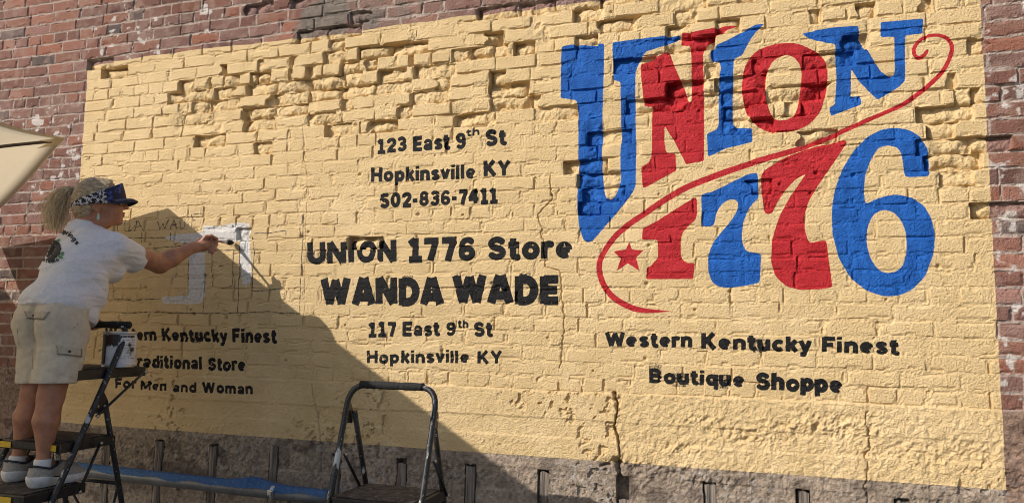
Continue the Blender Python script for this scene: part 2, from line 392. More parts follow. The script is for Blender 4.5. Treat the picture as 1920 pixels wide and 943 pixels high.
# whitewash left on some bricks, cement smears, soot
ww = np.zeros_like(GX)
for a in [(100,255,35,1),(62,242,25,1),(140,292,25,1),(112,335,30,1),(78,352,25,.9),(130,342,25,.9),(275,75,22,.95),(382,28,25,.8),(1895,415,25,.9),(1892,585,28,1.1),(1872,380,18,.8),(1885,625,25,.8),(300,80,40,.55),(240,80,40,.5),(1888,690,25,.8),(1895,480,30,.6),(1890,200,50,.6),(1905,330,30,.7),(215,65,40,.45)]:
    cx, cz, r, s = blob(*a); ww = np.maximum(ww, s * np.exp(-(((GX - cx) / r) ** 2 + ((GZ - cz) / r) ** 2)))
wm = 0.8 * sstep(0.63, 0.72, fbm(GX, GZ, 0.040, 211, 4) * 0.85 + ww * 0.20) * (ww > 0.08)
wm = np.maximum(wm, 0.7 * sstep(0.68, 0.76, fbm(GX, GZ, 0.05, 213, 4)) * (GX > 0.85))
COLR = COLR * (1 - wm[..., None]) + np.array((0.62, 0.57, 0.53)) * wm[..., None]
cm = np.zeros_like(GX)
for a in [(610,30,60,1),(700,20,90,.7),(760,10,60,.6),(570,60,40,.8)]:
    cx, cz, r, s = blob(*a); cm = np.maximum(cm, s * np.exp(-(((GX - cx) / r) ** 2 + ((GZ - cz) / r) ** 2)))
cmm = sstep(0.42, 0.62, fbm(GX, GZ, 0.10, 215, 3) * 0.5 + cm * 0.45)
COLR = COLR * (1 - cmm[..., None]) + np.array((0.20, 0.165, 0.14)) * (0.7 + 0.6 * fbm(GX, GZ, 0.02, 217, 2))[..., None] * cmm[..., None]
CC = np.array((0.325, 0.255, 0.195)) * (0.55 + 0.9 * fbm(GX, GZ, 0.014, 221, 2))[..., None] * (0.75 + 0.5 * fbm(GX, GZ, 0.35, 223, 3))[..., None]
grit = sstep(0.66, 0.78, vnoise(GX, GZ, 0.010, 225)) * 0.75 * sstep(.35, .6, vnoise(GX, GZ, .12, 226))
CC = CC * (1 - grit[..., None]) + np.array((0.42, 0.37, 0.33)) * grit[..., None]
dk = sstep(0.60, 0.75, fbm(GX, GZ, 0.09, 227, 3) + 0.12 * rough_reg)
CC = CC * (1 - 0.6 * dk[..., None]) + np.array((0.10, 0.072, 0.06)) * 0.6 * dk[..., None]
redc = (GX > PX1) | (GX < PX0)
CC = np.where(redc[..., None], CC * np.array((0.78, 0.66, 0.64)), CC)
COLR = COLR * cb[..., None] + CC * (1 - cb[..., None])
COLR = np.clip(COLR, 0.01, 0.9)

# ---- paint: signed distances (positive inside)
def chaikin(P, maxcut=2.2):
    out = []; n = len(P)
    for i in range(n):
        a, p, b = np.array(P[i - 1], float), np.array(P[i], float), np.array(P[(i + 1) % n], float)
        for q in (a, b):
            v = q - p; l = np.linalg.norm(v); out.append(p + v / max(l, 1e-6) * min(0.25 * l, maxcut))
    return out
def seg_of(poly): 
    P = np.array(poly, float); return np.concatenate([P, np.roll(P, -1, 0)], 1)
def to_wall(P): return [(W(*p)[0], W(*p)[2]) for p in P]
def sd_segs(segs, out, pad=0.03):
    lo = np.minimum(segs[:, :2], segs[:, 2:]).min(0) - pad; hi = np.maximum(segs[:, :2], segs[:, 2:]).max(0) + pad
    a = np.searchsorted(xs, [lo[0], hi[0]]); b = np.searchsorted(zs, [lo[1], hi[1]])
    if a[0] == a[1] or b[0] == b[1]: return
    X = GX[a[0]:a[1], b[0]:b[1]]; Z = GZ[a[0]:a[1], b[0]:b[1]]; shp = X.shape; X = X.ravel(); Z = Z.ravel()
    d2 = np.full(len(X), 1e9); ins = np.zeros(len(X), bool)
    for x1, z1, x2, z2 in segs:
        vx, vz = x2 - x1, z2 - z1; L2 = vx * vx + vz * vz
        if L2 < 1e-14: continue
        t = np.clip(((X - x1) * vx + (Z - z1) * vz) / L2, 0, 1)
        d2 = np.minimum(d2, (X - x1 - t * vx) ** 2 + (Z - z1 - t * vz) ** 2)
        c = (z1 > Z) != (z2 > Z)
        if vz != 0: ins ^= c & (X < x1 + (Z - z1) * vx / vz)
    sd = np.sqrt(d2) * np.where(ins, 1, -1)
    o = out[a[0]:a[1], b[0]:b[1]]; np.maximum(o, sd.reshape(shp), out=o)
NEG = -0.05
def blank(): return np.full(GX.shape, NEG)
LAYERS = []                                  # (part name, colour key, sd array, group name)
def poly_layer(name, key, polys, grp=None, smooth=1, cut=2.2):
    o = blank(); segs = []
    for P in polys:
        for _ in range(smooth): P = chaikin(P, cut)
        segs.append(seg_of(to_wall(P)))
    sd_segs(np.concatenate(segs), o); LAYERS.append((name, key, o, grp)); return o

TH = 0.142                                    # half a brush width, in cap heights
def ar(cx, cy, rx, ry, a0, a1, n=12): return [(cx + rx * math.cos(math.radians(a0 + (a1 - a0) * i / n)), cy + ry * math.sin(math.radians(a0 + (a1 - a0) * i / n))) for i in range(n + 1)]
def el(cx, cy, rx, ry): return ar(cx, cy, rx, ry, 0, 360, 20)
GL = {
 ' ': (.26, []), 'I': (.24, [[(.12,0),(.12,1)]]), 'H': (.72, [[(.12,0),(.12,1)],[(.60,0),(.60,1)],[(.12,.5),(.60,.5)]]),
 'U': (.72, [[(.12,1),(.12,.35)] + ar(.36,.35,.24,.24,180,360) + [(.60,.35),(.60,1)]]), 'N': (.76, [[(.12,0),(.12,1)],[(.64,0),(.64,1)],[(.13,1),(.63,0)]]),
 'O': (.76, [el(.38,.5,.26,.39)]), 'W': (1.02, [[(.09,1.0),(.30,.04)],[(.30,.04),(.51,.95)],[(.51,.95),(.72,.04)],[(.72,.04),(.93,1.0)]]),
 'A': (.80, [[(.10,0),(.37,.97)],[(.43,.97),(.70,0)],[(.22,.27),(.58,.27)]]), 'D': (.72, [[(.12,0),(.12,1)],[(.12,.885),(.31,.885)] + ar(.31,.5,.29,.385,90,-90) + [(.12,.115)]]),
 'E': (.60, [[(.12,0),(.12,1)],[(.12,.885),(.58,.885)],[(.12,.5),(.54,.5)],[(.12,.115),(.58,.115)]]), 'F': (.57, [[(.12,0),(.12,1)],[(.12,.885),(.56,.885)],[(.12,.48),(.50,.48)]]),
 'K': (.68, [[(.12,0),(.12,1)],[(.58,1),(.17,.40)],[(.28,.56),(.61,0)]]), 'Y': (.70, [[(.09,1),(.35,.46)],[(.61,1),(.35,.46)],[(.35,.5),(.35,0)]]),
 'S': (.66, [ar(.33,.70,.20,.185,15,270) + ar(.33,.305,.215,.19,90,-165)]), 'T': (.62, [[(0,.885),(.62,.885)],[(.31,0),(.31,1)]]),
 'M': (.92, [[(.12,0),(.12,1)],[(.80,0),(.80,1)],[(.14,.97),(.46,.15)],[(.46,.15),(.78,.97)]]), 'B': (.67, [[(.12,0),(.12,1)],[(.12,.885),(.33,.885)] + ar(.33,.70,.18,.185,90,-90) + [(.12,.515)], [(.33,.515)] + ar(.34,.315,.21,.2,90,-90) + [(.12,.115)]]),
 '0': (.62, [el(.31,.5,.195,.385)]), '1': (.52, [[(.28,0),(.28,1)],[(.28,.93),(.06,.74)],[(.04,.08),(.52,.08)]]), '2': (.60, [ar(.30,.68,.19,.205,170,-35) + [(.13,.16)],[(.04,.115),(.57,.115)]]),
 '3': (.58, [ar(.28,.70,.18,.185,155,-90) + ar(.28,.31,.195,.195,90,-155)]), '4': (.66, [[(.44,0),(.44,1)],[(.40,.97),(.08,.32)],[(.03,.31),(.63,.31)]]),
 '5': (.60, [[(.54,.885),(.15,.885)],[(.15,.95),(.13,.5)],ar(.29,.33,.195,.215,125,-155)]), '6': (.62, [el(.32,.31,.195,.195),[(.12,.32),(.13,.55)] + ar(.33,.62,.20,.265,175,35)]),
 '7': (.56, [[(.02,.885),(.54,.885)],[(.46,.88),(.40,.7),(.24,0)]]), '8': (.60, [el(.30,.70,.17,.185),el(.30,.31,.195,.195)]), '9': (.62, [el(.30,.69,.195,.195),[(.50,.68),(.49,.45)] + ar(.29,.38,.20,.265,-5,-145)]), '-': (.38, [[(.04,.42),(.34,.42)]]),
 'a': (.58, [el(.27,.215,.165,.12),[(.46,0),(.46,.45)] + ar(.28,.47,.18,.16,0,160)]), 'c': (.54, [ar(.31,.37,.195,.26,45,315)]), 'd': (.61, [el(.29,.37,.18,.255),[(.49,0),(.49,1)]]),
 'e': (.60, [ar(.31,.37,.20,.26,0,312) ,[(.12,.36),(.51,.36)]]), 'h': (.59, [[(.11,0),(.11,1)],ar(.295,.45,.185,.185,170,0) + [(.48,0)]]), 'i': (.23, [[(.11,0),(.11,.74)],[(.11,.82),(.11,1.02)]]),
 'k': (.55, [[(.11,0),(.11,1)],[(.48,.74),(.15,.28)],[(.25,.42),(.49,0)]]), 'l': (.23, [[(.11,0),(.11,1)]]), 'm': (.86, [[(.11,0),(.11,.74)],ar(.27,.45,.16,.18,170,0) + [(.43,0)],ar(.59,.45,.16,.18,170,0) + [(.75,0)]]),
 'n': (.59, [[(.11,0),(.11,.74)],ar(.295,.45,.185,.185,170,0) + [(.48,0)]]), 'o': (.61, [el(.305,.37,.195,.255)]), 'p': (.60, [[(.11,-.26),(.11,.74)],el(.31,.37,.18,.255)]), 'q': (.60, [[(.49,-.26),(.49,.74)],el(.29,.37,.18,.255)]),
 'r': (.40, [[(.11,0),(.11,.74)],ar(.28,.44,.17,.19,180,65)]), 's': (.53, [ar(.265,.525,.155,.115,20,270) + ar(.265,.22,.165,.12,90,-160)]), 't': (.39, [[(.17,.95),(.17,.25)] + ar(.30,.24,.13,.14,180,285),[(.0,.65),(.37,.65)]]),
 'u': (.59, [[(.11,.74),(.11,.29)] + ar(.295,.29,.185,.185,180,350),[(.48,.74),(.48,0)]]), 'v': (.54, [[(.07,.74),(.27,.03)],[(.47,.74),(.27,.03)]]), 'y': (.55, [[(.07,.74),(.28,.06)],[(.48,.74),(.22,-.18),(.05,-.17)]]),
}
def box_sd(p, q, half, out, ends):            # flat-ended brush stroke between two wall points; round where strokes join
    lo = np.minimum(p, q) - 0.03; hi = np.maximum(p, q) + 0.03
    i = np.searchsorted(xs, [lo[0], hi[0]]); j = np.searchsorted(zs, [lo[1], hi[1]])
    X = GX[i[0]:i[1], j[0]:j[1]] - p[0]; Z = GZ[i[0]:i[1], j[0]:j[1]] - p[1]; v = q - p; L = max(np.hypot(*v), 1e-6); v = v / L
    al = X * v[0] + Z * v[1]; pe = np.abs(-X * v[1] + Z * v[0])
    sd = np.minimum(half - pe, np.minimum(al, L - al))
    if not ends[0]: sd = np.maximum(sd, half - np.hypot(X, Z))
    if not ends[1]: sd = np.maximum(sd, half - np.hypot(X - v[0] * L, Z - v[1] * L))
    o = out[i[0]:i[1], j[0]:j[1]]; np.maximum(o, sd, out=o)
THIN = {'e': .78, 'a': .80, 's': .84, '8': .84, '6': .86, '9': .86, '3': .9, 'B': .9, 'S': .95}
trng = np.random.default_rng(5)
def draw_word(o, s, quad, bold=1.0):
    """quad: left x, left baseline y, left cap y, right x, right baseline y, right cap y (pixels of the photograph)"""
    lx, lb, lt, rx, rb, rt = quad; tot = sum(GL[c][0] + .065 for c in s) - .065; x = 0
    for c in s:
        w, st = GL[c]; jx, jy, js, jr = trng.normal(0, .010), trng.normal(0, .016), trng.normal(1, .018), trng.normal(0, .012)
        def mp(g):
            gx = x + g[0] + jx + jr * (g[1] - .4); gy = g[1] * js + jy; u = gx / tot; vv = gy
            px = lx + (rx - lx) * u; py = (lb + (rb - lb) * u) * (1 - vv) + (lt + (rt - lt) * u) * vv
            p = W(px, py); return np.array([p[0], p[2]])
        cap = np.linalg.norm(mp((0, 1)) - mp((0, 0)))
        for pl in st:
            P = [mp(g) for g in pl]; closed = np.hypot(pl[0][0] - pl[-1][0], pl[0][1] - pl[-1][1]) < 1e-3
            for k in range(len(P) - 1):
                box_sd(P[k], P[k + 1], TH * cap * bold * THIN.get(c, 1.0), o, (k == 0 and not closed, k == len(P) - 2 and not closed))
        x += w + .065
def text_layer(words, name='painted_words'):
    o = blank()
    for w in words: draw_word(o, *w)
    LAYERS.append((name, 'black', o, None))

U_ = [(1053,88),(1075,84),(1132.8,82),(1132.5,112),(1131.5,157),(1128.8,239),(1128.7,323.6),(1132.3,359.7),(1136,371),(1144,374.5),(1152.4,368),(1158.8,353),(1163.4,338.5),(1163,287.6),(1165,260),(1163.3,154),(1150,150),(1148.2,79.8),(1200,73),(1274.6,65.2),(1276,68.6),(1265.3,78.4),(1236.2,89.8),(1212.3,97),(1199,111.6),(1191.6,132.8),(1191,199),(1193,278.6),(1191.6,349),(1186.3,361.8),(1154.5,402),(1124.8,436),(1112,451),(1102.6,454.7),(1094,450),(1086.7,429.7),(1082,387),(1083.5,344.8),(1084.5,260),(1084.5,236),(1084.5,212),(1081,188.5),(1066.5,185.8),(1051,184.5),(1052,119.5)]
N1 = [(1253.7,95),(1265,125.4),(1286,173),(1290,189),(1296,190.4),(1296.6,109.5),(1294,85.7),(1276.8,84.3),(1278,59),(1296.6,60.5),(1339,52.5),(1371,45.4),(1384,46),(1365.6,53.9),(1344.4,67),(1325.8,83),(1318.4,101.6),(1319,160),(1320.4,245),(1320,302),(1288,308.4),(1286,307.4),(1264.8,266),(1246.2,236.3),(1245.7,266),(1249,286),(1266.5,288.3),(1268,320),(1237.3,337),(1209.7,352),(1205,352),(1202.3,312.7),(1215,306.3),(1220.3,297.8),(1222.4,283),(1222.4,234),(1223.7,199.7),(1207.8,198.3),(1202.5,149.3),(1200,120)]
I_ = [(1433,46),(1416,47),(1397,57.8),(1365.6,75),(1339,87),(1331.6,97.6),(1332.4,109.5),(1339,116),(1348.3,114.8),(1352.3,128),(1347.6,146.6),(1347.6,234),(1343.3,243.8),(1325.3,251),(1327.4,293.6),(1341,288.3),(1360,278.7),(1411,266),(1410,239.5),(1379.3,238.5),(1374,232),(1373.3,190),(1375.7,112),(1392,103),(1405.3,77.7),(1410.6,69.8),(1418.6,59)]
O_ = [(1474,80.6),(1497,82.3),(1518.5,91.8),(1537.5,100.3),(1548,113),(1552.4,134),(1550.3,170.3),(1539.7,208.5),(1518.5,234),(1493,245.6),(1461,248.8),(1433.6,243.5),(1412.4,229.7),(1397.6,208.5),(1390,170.3),(1393.3,134),(1404,111),(1421,94),(1448.5,83.3)]
Oi = [(1474,102.4),(1488.8,107.7),(1500.4,121.5),(1503.6,140.6),(1500.4,170.3),(1495,206.3),(1485.6,221),(1469.7,226.5),(1452.7,225.4),(1442,208.5),(1435.7,178.8),(1434.7,149),(1442,125.7),(1454.8,109.8)]
N2 = [(1503.8,63.5),(1532.4,57),(1564,51.8),(1608.7,48.6),(1613,71),(1634,107),(1651,134.5),(1662,142),(1672.4,144),(1677.7,138.7),(1676.6,69.8),(1651,70.5),(1651,42.3),(1730.7,36),(1729.6,63.5),(1696.7,67.7),(1697.4,151.5),(1685,164),(1645.8,187.5),(1638.4,181),(1613,155.7),(1596,130.3),(1595,182),(1613,180),(1615.5,196),(1557.9,218),(1554.7,202.4),(1565.3,196),(1568.5,147),(1566,83.6),(1549.4,81.5),(1515.4,72)]
D1 = [(1305,369),(1307,377.6),(1306.8,405),(1303,413.6),(1291.3,423),(1280.7,434.8),(1276.5,447.6),(1276.5,479.4),(1280.7,487.9),(1288,493),(1303,493),(1299.8,522.9),(1211.8,523.5),(1212.2,502.7),(1222.4,496.3),(1234,482.6),(1233,449.7),(1203.8,449.7),(1205,428.5),(1233,413.6),(1264.8,393.5),(1290.3,377.6)]
D7b = [(1314.6,364.3),(1334.5,360.4),(1366,344.5),(1400.7,327.2),(1420.6,323.3),(1422.4,372.3),(1414,379),(1403.4,392),(1394,416),(1390.6,439.9),(1392.8,458.4),(1399.4,471.7),(1427.2,474.9),(1424.6,530),(1400.7,535.3),(1366.3,540),(1347.7,537.4),(1334.5,528.7),(1327.8,508.8),(1327.8,479.6),(1337,454.4),(1353,434.6),(1371.6,413.4),(1383.5,392),(1384.3,380),(1376.9,373.6),(1365,375),(1353,383),(1343.7,397.5),(1338.4,424),(1316,425.3)]
D7r = [(1588.2,263),(1586.5,270.5),(1559.4,311.3),(1535.6,345.2),(1517,375.8),(1508.4,403),(1509,430),(1513.5,447),(1518.6,455.5),(1549.2,449.8),(1561,538.7),(1539,542),(1501.6,543.8),(1474.5,537),(1454,518.3),(1445.6,491.2),(1447.3,450.5),(1461,406.3),(1481.3,369),(1511.8,325.5),(1491.5,336.7),(1471,358.8),(1457.5,379.2),(1447.3,401.2),(1433.8,401.2),(1427.6,358.8),(1427,326.6),(1437.2,316.4),(1471,296),(1511.8,280.7),(1552.6,268.9),(1576.3,263)]
D6 = [(1680,239.3),(1705.8,244),(1728,259),(1741,279.4),(1744.8,305.3),(1742.2,331.3),(1696.6,332.4),(1691,290.5),(1683.6,277.5),(1665,272.7),(1646.5,277.5),(1633.5,298),(1622.4,327.6),(1619.8,357.3),(1622.4,383.3),(1637.2,375.8),(1657.6,368.4),(1680,364.7),(1709.6,370.3),(1731.8,385),(1746.7,409.2),(1753.3,439),(1750.4,476),(1735.5,516.8),(1713.3,541),(1687.3,554),(1657.6,555.8),(1624.2,544.7),(1594.5,520.6),(1572.3,483.5),(1561,439),(1559.3,394.4),(1564.8,357.3),(1579.7,316.5),(1602,281.2),(1628,255.3),(1654,243)]
D6i = [(1659.5,393.3),(1676.2,398),(1691,414.8),(1699.2,439),(1700.3,472.3),(1692.9,498.3),(1680,509.4),(1661.3,512.4),(1644.6,503.9),(1631.6,483.5),(1625,457.5),(1626,427.8),(1635.3,405.5),(1646.5,396.3)]
STAR = [(1179.8,453.4),(1185,467.7),(1206.9,469.2),(1192.6,483),(1199.2,508.2),(1177.3,493.5),(1156.3,508.2),(1164,484.9),(1150,471.5),(1173.5,467.7)]
poly_layer('letter', 'blue', [U_], 'emblem'); poly_layer('letter', 'red', [N1], 'emblem'); poly_layer('letter', 'blue', [I_], 'emblem')
poly_layer('letter', 'red', [O_, Oi], 'emblem', 2, 6); poly_layer('letter', 'blue', [N2], 'emblem')
poly_layer('digit', 'red', [D1], 'emblem'); poly_layer('digit', 'blue', [D7b], 'emblem', 2, 3.5); poly_layer('digit', 'red', [D7r], 'emblem', 2, 3); poly_layer('digit', 'blue', [D6, D6i], 'emblem', 2, 4)
poly_layer('star', 'red', [STAR], 'emblem', 1, 0.8)
SW = [(1738.4,95.8,3.5),(1732.4,104.3,4.6),(1723,109.4,4.6),(1715.4,104.3,4.2),(1713.8,92.4,4.2),(1722.2,78.8,4.2),(1739,68.7,4),(1757.9,67,4),(1773,71.2,4.4),(1782.5,80.5,4.6),(1785,94,4.8),(1780,111,4.8),(1771.4,128,4.8),(1757.9,145,5.2),(1737.5,163.7,5.6),(1715.4,180.6,5.4),(1690,197.6,5.2),(1624,227,5.2),(1526,269,6),(1480,285,6.6),(1419.4,303,6.8),(1334.5,332.4,7),(1271,360,6.8),(1207,402,6.4),(1165,432,6.2),(1139.4,462,6),(1124.5,491.5,6),(1126.7,521,6.2),(1143.6,551,6.4),(1173.3,572,6.4),(1207,582,5.5),(1258,583.5,0.4)]
def catmull(P, n=6):
    P = np.array(P, float); Q = np.vstack([2 * P[0] - P[1], P, 2 * P[-1] - P[-2]]); out = []
    for i in range(1, len(Q) - 2):
        for t in np.arange(n) / n:
            out.append(0.5 * (2 * Q[i] + (Q[i + 1] - Q[i - 1]) * t + (2 * Q[i - 1] - 5 * Q[i] + 4 * Q[i + 1] - Q[i + 2]) * t * t + (3 * Q[i] - Q[i - 1] - 3 * Q[i + 1] + Q[i + 2]) * t ** 3))
    out.append(P[-1]); return np.array(out)
sw = catmull(SW); o_sw = blank()
for p, q in zip(sw[:-1], sw[1:]):           # union of short tapered quads and round joins
    a, b = W(p[0], p[1]), W(q[0], q[1]); s_ = abs(W(p[0] + 1, p[1])[0] - a[0]) * 0.88
    lo = np.minimum(a, b) - 0.04; hi = np.maximum(a, b) + 0.04
    i = np.searchsorted(xs, [lo[0], hi[0]]); j = np.searchsorted(zs, [lo[2], hi[2]]); X = GX[i[0]:i[1], j[0]:j[1]]; Z = GZ[i[0]:i[1], j[0]:j[1]]
    vx, vz = b[0] - a[0], b[2] - a[2]; t = np.clip(((X - a[0]) * vx + (Z - a[2]) * vz) / (vx * vx + vz * vz), 0, 1)
    sd = (p[2] + (q[2] - p[2]) * t) * s_ - np.hypot(X - a[0] - t * vx, Z - a[2] - t * vz)
    oo = o_sw[i[0]:i[1], j[0]:j[1]]; np.maximum(oo, sd, out=oo)
LAYERS.append(('flourish', 'red', o_sw, 'emblem'))

text_layer([('123 East 9', (706.7,287.3,260.6,873.8,278.7,248)), ('th', (874,257,243,900,253,239), 1.0), ('St', (909.9,275,244,948.6,271,242))])
text_layer([('Hopkinsville', (694.4,341.8,315.6,891.3,334.6,307.5)), ('KY', (906.3,331.9,303,956.7,328.8,301))])
text_layer([('502-836-7411', (712.4,390.5,362.5,933.3,380.5,352.6))])
text_layer([('UNION', (575.7,495.3,455.8,743.8,490.7,449.5), 1.08), ('1776', (764.7,491.6,450,891.6,488.7,444.3), 1.08), ('Store', (913.6,485.8,442.9,1073,484.4,442.9), 1.08)])
text_layer([('WANDA', (602.4,571.7,521.6,830.6,569.7,517.3), 1.12), ('WADE', (849.8,569.7,515.9,1048.2,568.9,515.3), 1.12)])
text_layer([('117 East 9', (690.3,631.3,604,855,629.6,603.2)), ('th', (858.4,614.7,599,878.4,614.7,599), 1.0), ('St', (888.7,631.3,604,923.6,631.3,604))])
text_layer([('Hopkinsville', (686.8,681.4,657.6,880.1,679.7,656.2)), ('KY', (894.4,681.4,657.6,942.2,681.4,657.6))])
text_layer([('Western', (1135,649.4,622.5,1297.5,651.6,624.4), 1.08), ('Kentucky', (1314.7,653.8,625,1521,660,631), 1.08), ('Finest', (1540.6,659.4,630.3,1685,664.7,635), 1.08)])
text_layer([('Boutique', (1216,717,690.6,1396,725.6,697.5), 1.08), ('Shoppe', (1417,729.7,697.5,1579.7,736.6,704.7), 1.08)])
text_layer([('Western', (197,636.5,615,292.8,638.5,615.5)), ('Kentucky', (302.4,639.2,615.8,426.2,641.4,617)), ('Finest', (436.2,641.9,616.1,518.2,643.2,617))])
text_layer([('Traditional', (240,687,664.5,378.5,693,669)), ('Store', (388.4,694,669.9,460,695,670.6))])
text_layer([('For', (217,728,709,257.7,728.5,709)), ('Men', (265,729.7,712,314,732.4,714)), ('and', (324.7,734,716,371,735,716)), ('Woman', (381,735.7,715,475.8,738.7,719))])
poly_layer('fresh_paint', 'white', [[(306,445),(332,439.3),(376.5,436.5),(381,423),(409.6,424),(442.7,417.5),(467,418.6),(468,449),(470,490),(472,518),(469,532),(462,540),(454,534),(449.6,498.6),(449.6,452),(385,456),(384,470),(384,556.5),(376.5,567.5),(354,570),(304.8,568),(302,561),(304,556.5),(351,554),(352,551),(357,458),(318.6,451)]], None, 1, 1.5)
# the yellow field itself; its upper edge follows the courses, the tape edges are straight
PN = np.minimum(np.minimum(GX - PX0, PX1 - GX), GZ - PZ0 + 0.004 * (vnoise(GX, GZ, 0.2, 301) - 0.5))
PN = np.minimum(PN, PZ1 + 0.016 * (fbm(GX, GZ, 0.14, 303, 3) - 0.5) + 0.010 * (vnoise(GX, GZ, 0.5, 305) - 0.5) - GZ)
sdc = {'black': blank(), 'blue': blank(), 'red': blank(), 'white': blank()}
for n, k, o, g in LAYERS: np.maximum(sdc[k], o, out=sdc[k])
miss = sstep(0.74, 0.84, fbm(GX, GZ, 0.013, 311, 2)) * sstep(0.004, -0.002, dz_edge) * cb     # thin black that did not reach into rough joints
sdc['black'] = np.where(miss > 0.5, np.minimum(sdc['black'], -0.001), sdc['black'])
sdc['white'] = np.minimum(sdc['white'], 0.012 - 0.035 * sstep(0.40, 0.62, fbm(GX, GZ, 0.012, 313, 2)) * sstep(W(460, 505)[2], W(460, 545)[2], GZ) * (GX > W(447, 500)[0]) )

# ---- wall material
wm_ = bpy.data.materials.new('painted_masonry'); wm_.use_nodes = True; NT = wm_.node_tree; N = NT.nodes; LK = NT.links; PB = N['Principled BSDF']
def attr(nm):
    a = N.new('ShaderNodeAttribute'); a.attribute_name = nm; return a
aB = attr('base'); aS = attr('sda'); aT = attr('sdb')
sepS = N.new('ShaderNodeSeparateXYZ'); LK.new(aS.outputs['Vector'], sepS.inputs[0]); sepT = N.new('ShaderNodeSeparateXYZ'); LK.new(aT.outputs['Vector'], sepT.inputs[0])
tcw = N.new('ShaderNodeTexCoord')
def noise(scale, detail=3, rough=0.55):
    n = N.new('ShaderNodeTexNoise'); n.inputs['Scale'].default_value = scale; n.inputs['Detail'].default_value = detail; n.inputs['Roughness'].default_value = rough
    LK.new(tcw.outputs['Object'], n.inputs['Vector']); return n.outputs['Fac']
def mrange(src, a, b, c=0.0, d=1.0):
    r = N.new('ShaderNodeMapRange'); LK.new(src, r.inputs['Value'])
    for nm, v in (('From Min', a), ('From Max', b), ('To Min', c), ('To Max', d)): r.inputs[nm].default_value = v
    return r.outputs['Result']
def madd(a, b):
    m = N.new('ShaderNodeMath'); m.operation = 'ADD'; LK.new(a, m.inputs[0]); LK.new(b, m.inputs[1]); return m.outputs[0]
def mixc(f, a, b):
    m = N.new('ShaderNodeMix'); m.data_type = 'RGBA'; LK.new(f, m.inputs['Factor'])
    for s_, v in (('A', a), ('B', b)):
        if isinstance(v, tuple): m.inputs[s_].default_value = (*v, 1)
        else: LK.new(v, m.inputs[s_])
    return m.outputs['Result']
edge_n = mrange(noise(90, 2), 0.3, 0.7, -0.0009, 0.0009)
vary = noise(9, 4); vary2 = noise(55, 3)
YEL = mixc(mrange(vary, 0.35, 0.65), (0.620, 0.445, 0.228), (0.680, 0.497, 0.262))
YEL = mixc(mrange(vary2, 0.58, 0.78, 0.0, 0.45), YEL, (0.55, 0.375, 0.19))
YEL = mixc(mrange(noise(2.2, 5, 0.6), 0.50, 0.68, 0.0, 0.55), YEL, (0.76, 0.565, 0.325))
YEL = mixc(mrange(noise(3.7, 6, 0.7), 0.62, 0.76, 0.0, 0.40), YEL, (0.46, 0.315, 0.165))
YEL = mixc(mrange(noise(90, 3), 0.70, 0.76, 0.0, 0.5), YEL, (0.36, 0.25, 0.14))
BLK = mixc(mrange(vary2, 0.45, 0.75), (0.008, 0.008, 0.009), (0.020, 0.018, 0.018))
def streak(scale, st):
    mp = N.new('ShaderNodeMapping'); mp.inputs['Scale'].default_value = st; LK.new(tcw.outputs['Object'], mp.inputs['Vector'])
    n = N.new('ShaderNodeTexNoise'); n.inputs['Scale'].default_value = scale; n.inputs['Detail'].default_value = 5; LK.new(mp.outputs['Vector'], n.inputs['Vector']); return n.outputs['Fac']
BLU = mixc(mrange(streak(30, (1, 1, .35)), 0.35, 0.65), (0.008, 0.076, 0.32), (0.016, 0.118, 0.45))
RED = mixc(mrange(streak(30, (.35, 1, 1)), 0.35, 0.65), (0.36, 0.013, 0.018), (0.49, 0.026, 0.034))
WHT = mixc(mrange(vary2, 0.35, 0.65), (0.70, 0.68, 0.67), (0.62, 0.58, 0.54))
col = aB.outputs['Color']
specks = mrange(noise(170, 3, 0.6), 0.72, 0.76, 0.0, -0.03)
edge_w = madd(edge_n, specks)
def layer(col, sock, c, w=0.0007, worn=True):
    return mixc(mrange(madd(sock, edge_w if worn else edge_n), -w, w), col, c)
fineg = mixc(mrange(noise(420, 2), 0.3, 0.7, 0.0, 1.0), (0.80, 0.80, 0.80), (1.15, 1.15, 1.15))
mul = N.new('ShaderNodeMix'); mul.data_type = 'RGBA'; mul.blend_type = 'MULTIPLY'; mul.inputs['Factor'].default_value = 1.0
LK.new(col, mul.inputs['A']); LK.new(fineg, mul.inputs['B']); col = mul.outputs['Result']
col = layer(col, sepS.outputs[0], YEL, 0.0007, False); col = layer(col, sepT.outputs[1], WHT); col = layer(col, sepS.outputs[1], BLK); col = layer(col, sepS.outputs[2], BLU); col = layer(col, sepT.outputs[0], RED)
LK.new(col, PB.inputs['Base Color'])
PB.inputs['Specular IOR Level'].default_value = 0.18
LK.new(mrange(sepS.outputs[0], -0.001, 0.001, 0.92, 0.62), PB.inputs['Roughness'])
b1 = N.new('ShaderNodeBump'); b1.inputs['Strength'].default_value = 1.0; b1.inputs['Distance'].default_value = 0.0045; LK.new(noise(150, 3, 0.6), b1.inputs['Height'])
b2 = N.new('ShaderNodeBump'); b2.inputs['Strength'].default_value = 0.8; b2.inputs['Distance'].default_value = 0.0018; LK.new(noise(480, 2), b2.inputs['Height']); LK.new(b1.outputs['Normal'], b2.inputs['Normal'])
b3 = N.new('ShaderNodeBump'); b3.inputs['Strength'].default_value = 1.0; b3.inputs['Distance'].default_value = 0.0050; LK.new(noise(75, 3, 0.65), b3.inputs['Height']); LK.new(b2.outputs['Normal'], b3.inputs['Normal'])
LK.new(b3.outputs['Normal'], PB.inputs['Normal'])

